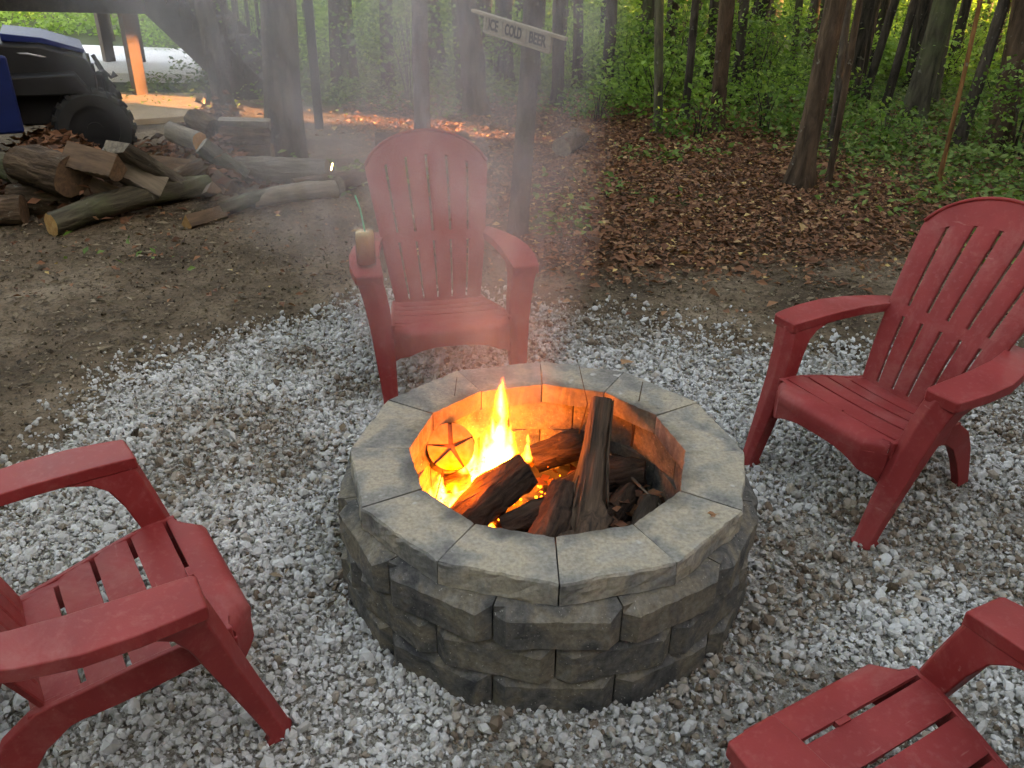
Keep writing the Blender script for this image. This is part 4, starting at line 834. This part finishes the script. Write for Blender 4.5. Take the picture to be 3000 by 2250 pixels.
def back_pt(u, s):
    a, b, c = (0.430, 0.275), (0.535, 0.60), (0.770, 0.968); y = a[0]*(1-s)**2+2*b[0]*s*(1-s)+c[0]*s*s; z = a[1]*(1-s)**2+2*b[1]*s*(1-s)+c[1]*s*s
    hw = 0.186+0.084*min(s/0.80, 1.0)**0.95 - 0.02*max(0, s-0.86)
    return (u*hw, y-0.006*u*u, z)
s_top = lambda u: 1.0-0.235*(1-math.sqrt(max(0.0, 1-(0.965*u)**2)))
def make_chair(label):
    e = thing('adirondack_chair', label, 'chair', (0, 0, 0), 0, 'red resin chairs around the fire pit'); m = MAT['red']
    GAP = 0.026; ub = [-1+2*k/6 for k in range(7)]
    def grid(u0, u1, f0, f1, nu, nv):
        us = [u0]+[u0+(u1-u0)*(0.06+0.88*k/(nu-1)) for k in range(nu)]+[u1]; return [[back_pt(u, f0(u)+(f1(u)-f0(u))*j/nv) for j in range(nv+1)] for u in us]
    bands = []
    for f0, f1, nv in ((lambda u: -0.03, lambda u: 0.045, 2), (lambda u: 0.395, lambda u: 0.450, 2), (lambda u: s_top(u)-0.105-0.02*(1-u*u), s_top, 5)):
        V, f = sheet(grid(-1, 1, f0, f1, 25, nv), 0.013); bands.append(MB().add(V, f))
    bk = auto_smooth(bands[2].build('backrest', m, e)); auto_smooth(bands[0].build('bottom_band', m, bk)); auto_smooth(bands[1].build('middle_band', m, bk))
    rim = MB(); rim.tube([back_pt(u, s_top(u)) for u in np.linspace(-1, 1, 25)], 0.0068, 8)    # rolled top edge
    rim.build('top_edge', m, bk, True)
    for k in range(6):
        for f0, f1 in ((lambda u: 0.045, lambda u: 0.395), (lambda u: 0.450, lambda u: s_top(u)-0.105-0.02*(1-u*u))):
            V, f = sheet(grid(ub[k]+(GAP if k else 0)*0.85, ub[k+1]-(GAP if k < 5 else 0)*0.85, f0, f1, 4, 10), 0.013); auto_smooth(MB().add(V, f).build('slat', m, bk))
    # seat
    prof = [(-0.012, 0.300), (-0.012, 0.330), (0.000, 0.346), (0.022, 0.354), (0.075, 0.3555), (0.15, 0.350), (0.22, 0.339), (0.29, 0.325), (0.36, 0.309), (0.43, 0.297), (0.462, 0.292)]
    py = [p[0] for p in prof]; pzz = [p[1] for p in prof]; hwid = lambda y: np.interp(y, [-0.02, 0.10, 0.46], [0.236, 0.232, 0.186])
    zz = lambda y: np.interp(y, py[2:], pzz[2:])
    def slat(y0, y1, first=False):
        ys = [y0+(y1-y0)*k/4 for k in range(5)]; pts = ([(-0.012, 0.300), (-0.012, 0.328), (-0.004, 0.342)] if first else [])+[(y, zz(y)) for y in (ys if not first else [0.006, 0.018, 0.04, 0.058, 0.072])]
        rec = lambda x, y: y+(0.055*float(sstep(0.74, 1.0, abs(x)))*float(sstep(0.06, 0.0, y)) if first else 0.0)
        rows = [[(x*float(hwid(y)), rec(x, y), z-0.006*(1-x*x)*(0 if first else 1)) for x in np.linspace(-1, 1, 17 if first else 9)] for y, z in pts]
        V, f = sheet(rows, 0.012, 0.0025, (0, -0.3, 1)); return MB().add(V, f)
    st_ = auto_smooth(slat(0, 0, True).build('seat', m, e))
    for y0, y1 in ((0.083, 0.166), (0.178, 0.260), (0.272, 0.350), (0.362, 0.462)): auto_smooth(slat(y0, y1).build('slat', m, st_))
    MB().box((0, 0.0775, 0.345), (0.035, 0.014, 0.014)).build('bridge', m, st_)
    ap = MB(); rings = []
    for x in np.linspace(-0.2385, 0.2385, 25):
        zb = 0.303-0.030-0.075*abs(x/0.238)**3.0; yo = 0.052*float(sstep(0.175, 0.236, abs(x))); rings.append([(x, -0.009+yo, zb), (x, 0.006+yo, zb), (x, 0.006+yo, 0.314), (x, -0.009+yo, 0.314)])
    ap.loft(rings).build('apron', m, e, bevel=0.003)
    for s in (-1, 1):
        def ring_xy(z, xi, xo, yf, yr): q = [(s*xi, yf+0.006, z), (s*(xi*0.62+xo*0.38), yf-0.006, z), (s*xo, yf+0.016, z), (s*xo, yr, z), (s*xi, yr, z)]; return q if s > 0 else q[::-1]
        fl = MB().loft([ring_xy(*t) for t in ((0.0, 0.236, 0.302, -0.038, 0.030), (0.010, 0.236, 0.302, -0.038, 0.030), (0.022, 0.241, 0.297, -0.031, 0.024), (0.10, 0.238, 0.304, -0.008, 0.048), (0.20, 0.2365, 0.314, 0.022, 0.082), (0.33, 0.2375, 0.328, 0.058, 0.128), (0.42, 0.246, 0.342, 0.081, 0.158), (0.475, 0.255, 0.354, 0.096, 0.186), (0.503, 0.260, 0.362, 0.104, 0.222), (0.516, 0.263, 0.367, 0.108, 0.268), (0.526, 0.266, 0.370, 0.110, 0.300))])
        fl.build('front_leg', m, e, bevel=0.006)
        arm = []
        for y, xi, xo, zt in ((0.104, 0.268, 0.366, 0.543), (0.110, 0.262, 0.373, 0.548), (0.16, 0.261, 0.380, 0.551), (0.24, 0.260, 0.386, 0.554), (0.34, 0.256, 0.382, 0.557), (0.44, 0.246, 0.358, 0.560), (0.52, 0.228, 0.322, 0.562), (0.58, 0.208, 0.286, 0.563), (0.61, 0.205, 0.262, 0.563)):
            q = [(s*xi, y+(0.0), zt-0.034), (s*xo, y+0.006, zt-0.034), (s*xo, y+0.006, zt), (s*xi, y, zt)]; arm.append(q if s > 0 else q[::-1])
        MB().loft(arm).build('armrest', m, e, bevel=0.006)
        rail = []
        for y in np.linspace(0.05, 0.47, 9):
            h = float(hwid(y)); zt = float(zz(y))+0.001; zb = zt-0.060-0.02*math.sin((y-0.05)/0.42*math.pi); q = [(s*(h-0.002), y, zb), (s*(h+0.014), y, zb), (s*(h+0.014), y, zt), (s*(h-0.002), y, zt)]; rail.append(q if s > 0 else q[::-1])
        MB().loft(rail).build('side_rail', m, e, bevel=0.004)
        rl = []
        for (ya, za_, yb, zb_) in ((0.30, 0.245, 0.33, 0.310), (0.40, 0.228, 0.455, 0.295), (0.455, 0.190, 0.525, 0.245), (0.50, 0.125, 0.570, 0.165), (0.545, 0.040, 0.608, 0.055), (0.560, 0.0, 0.625, 0.0)):
            q = [(s*0.176, ya, za_), (s*0.209, ya, za_), (s*0.205, yb, zb_), (s*0.176, yb, zb_)]; rl.append(q if s > 0 else q[::-1])
        MB().loft(rl).build('rear_leg', m, e, bevel=0.005)
    return e
proto = make_chair('red slatted chair turned towards the fire at the right with its whole seat in view')
poses = {'R': (0.910, 0.347, -1.030), 'B': (-0.367, 0.955, 0.264), 'L': (-0.811, -0.483, 2.203), 'P': (0.551, -0.830, -2.598)}
labs = {'R': None, 'B': 'hazy red chair in the smoke behind the fire pit with a drink on its arm', 'L': 'red chair seen from its side, cut off by the left edge of the photo', 'P': 'red chair in the near corner with only seat front and arms showing'}
for k, (x, y, t) in poses.items():
    o = proto if k == 'R' else copy_tree(proto)
    if labs[k]: o['label'] = labs[k]
    o.location = (x, y, 0.0); o.rotation_euler = (0, 0, t)

# ------------------------------------------------------------------ drink on the chair arm
bx, by, bt = poses['B']; lx, ly = -0.318, 0.215
mug = thing('mug', 'glass jar mug of orange drink with a green straw on the chair arm', 'mug', (bx+math.cos(bt)*lx-math.sin(bt)*ly, by+math.sin(bt)*lx+math.cos(bt)*ly, 0.5555)); mug.scale = (1.05, 1.05, 1.2)
def lathe(prof, n=24):
    mb = MB(); vs = []; fs = []; m = len(prof)
    for k in range(n):
        a = 2*math.pi*k/n; vs += [(r*math.cos(a), r*math.sin(a), z) for r, z in prof]
    for k in range(n):
        for j in range(m-1): fs.append((k*m+j, ((k+1) % n)*m+j, ((k+1) % n)*m+j+1, k*m+j+1))
    return mb.add(vs, fs)
gm = M('glass'); tr_ = gm.new('ShaderNodeBsdfTransparent'); tr_.inputs[0].default_value = (0.93, 0.95, 0.94, 1); gl_ = gm.new('ShaderNodeBsdfGlossy'); gl_.inputs['Roughness'].default_value = 0.08; mx_ = gm.new('ShaderNodeMixShader'); mx_.inputs[0].default_value = 0.10
gm.L(tr_.outputs[0], mx_.inputs[1]); gm.L(gl_.outputs[0], mx_.inputs[2]); gm.L(mx_.outputs[0], gm.out.inputs[0]); gm.n.remove(gm.p)
dm = M('orange_drink'); dn = dm.noise(dm.co(), 20, 3); sepz = dm.new('ShaderNodeSeparateXYZ'); dm.L(dm.co(), sepz.inputs[0])
dm.base(dm.ramp(dm.math('ADD', dm.math('MULTIPLY', sepz.outputs[2], 8.0), dm.math('MULTIPLY', dn, 0.15)), [(0.15, (0.50, 0.12, 0.09)), (0.6, (0.60, 0.22, 0.10)), (0.95, (0.62, 0.36, 0.18))]), 0.2, 0.5); dm.p.inputs['Subsurface Weight'].default_value = 0.0
lathe([(0.0001, 0.0), (0.036, 0.0), (0.039, 0.006), (0.0395, 0.105), (0.036, 0.118), (0.0365, 0.135), (0.0345, 0.135), (0.034, 0.118), (0.0372, 0.104), (0.0365, 0.009), (0.0001, 0.007)]).build('jar', gm.m, mug, True)
lathe([(0.0001, 0.009), (0.0345, 0.010), (0.0355, 0.104), (0.0325, 0.117), (0.0001, 0.117)]).build('drink', dm.m, mug, True)
MB().tube([(0.038, -0.006, 0.095), (0.062, -0.010, 0.092), (0.066, -0.010, 0.06), (0.060, -0.010, 0.032), (0.038, -0.006, 0.030)], 0.0055, 8).build('handle', gm.m, mug, True)
MB().tube([(0.005, 0.0, 0.03), (0.001, 0.002, 0.12), (-0.010, 0.004, 0.19), (-0.026, 0.006, 0.235)], 0.0034, 8).build('straw', MAT['straw'], mug, True)

# ------------------------------------------------------------------ loose things on the gravel
def loose_leaf(px, label, s, tintv, z=0.028):
    p = un(px[0], px[1], z); g = random.Random(int(px[0])); V = []; n = 9
    for k in range(n): a = 2*math.pi*k/n; r = s*(0.5+0.28*math.sin(a*3+g.random()*2)+0.12*g.random()); V.append((r*math.cos(a), r*0.75*math.sin(a), 0.004+0.006*g.random()))
    V.append((0, 0, 0.002)); me = np_mesh('loose_leaf', np.array(V), np.array([(k, (k+1) % n, n) for k in range(n)]), False, np.full(n, tintv)); o = link('loose_leaf', me, MAT['leaflit'], None, tuple(p)); tag(o, label, 'leaf')
loose_leaf((1350*D, 784*D), 'curled orange brown leaf on the gravel just behind the rim', 0.05, 0.85)
loose_leaf((2088, 1512), 'small brown leaf lying on a cap stone at the right', 0.022, 0.75, 0.404)
def rock(px, r, label, t):
    p = un(px[0], px[1], r*0.4); me = stones('rock', np.array([[0, 0, 0.0]]), [r], np.array([t])); o = link('rock', me, MAT['stone'] if t > 0.3 else MAT['debris'], None, tuple(p)); tag(o, label, 'rock')
rock((1925*D, 1270*D), 0.028, 'brown square-edged stone on the gravel right of the pit', 0.8*0+0.25)
rock((290*D, 940*D), 0.03, 'dark lump of char on the gravel above the left chair arm', 0.02)
rock((240*D, 1610*D), 0.035, 'large pale pinkish stone under the left chair', 0.7)

# ------------------------------------------------------------------ smoke: one rising plume
sm = M('smoke_air'); sm.n.remove(sm.p); v = sm.pos(); sep = sm.new('ShaderNodeSeparateXYZ'); sm.L(v, sep.inputs[0]); X_, Y_, Z_ = sep.outputs
h = sm.math('MAXIMUM', sm.math('SUBTRACT', Z_, 0.35), 0.0)
wv = sm.new('ShaderNodeTexNoise'); wv.inputs['Scale'].default_value = 1.7; wv.inputs['Detail'].default_value = 3; sm.L(v, wv.inputs['Vector'])
wsep = sm.new('ShaderNodeSeparateXYZ'); sm.L(wv.outputs['Color'], wsep.inputs[0])
def plume(x0, y0, kx, ky, r0, kr, amp):
    cx_ = sm.math('ADD', x0, sm.math('MULTIPLY', h, kx)); cy_ = sm.math('ADD', y0, sm.math('MULTIPLY', h, ky)); rn = sm.math('ADD', r0, sm.math('MULTIPLY', h, kr))
    sw = sm.math('MULTIPLY', h, 0.55)
    dx = sm.math('ADD', sm.math('SUBTRACT', X_, cx_), sm.math('MULTIPLY', sm.math('SUBTRACT', wsep.outputs[0], 0.5), sw)); dy = sm.math('SUBTRACT', Y_, cy_)
    d_ = sm.math('DIVIDE', sm.math('SQRT', sm.math('ADD', sm.math('POWER', dx, 2), sm.math('POWER', dy, 2))), rn)
    return sm.math('MULTIPLY', sm.ramp(d_, [(0.10, (1, 1, 1)), (0.60, (0.45,)*3), (1.0, (0, 0, 0))], 'EASE'), amp)
fall = sm.math('MAXIMUM', plume(-0.13, 0.22, -0.20, 0.12, 0.20, 0.30, 1.0), plume(-0.20, 0.24, -0.62, 0.20, 0.18, 0.40, 0.60))
nf = sm.noise(sm.scale(v, (1, 1, 0.62)), 4.2, 5, 0.62, 1.6)
den = sm.math('MULTIPLY', sm.math('MULTIPLY', fall, sm.ramp(nf, [(0.36, (0.10,)*3), (0.50, (0.45,)*3), (0.68, (1.25,)*3)])), sm.ramp(sm.math('DIVIDE', Z_, 2.4), [(0.13, (0, 0, 0)), (0.20, (0.6,)*3), (0.35, (1, 1, 1)), (0.8, (0.85,)*3), (1.0, (0, 0, 0))]))
vs_ = sm.new('ShaderNodeVolumePrincipled'); vs_.inputs['Color'].default_value = (0.60, 0.63, 0.68, 1); vs_.inputs['Anisotropy'].default_value = 0.0
sm.L(sm.math('MULTIPLY', den, 2.5), vs_.inputs['Density']); sm.L(vs_.outputs[0], sm.out.inputs['Volume'])
rings = []
for z in np.linspace(0.30, 2.45, 12):
    hh = z-0.35; r = 0.30+max(hh, 0)*0.58; c = (-0.15-0.42*hh, 0.22+0.16*hh); rings.append([(c[0]+r*math.cos(2*math.pi*k/20), c[1]+r*math.sin(2*math.pi*k/20), z) for k in range(20)])
tag(MB().loft(rings).build('smoke', sm.m), 'grey smoke drifting up and left from the fire', kind='stuff')
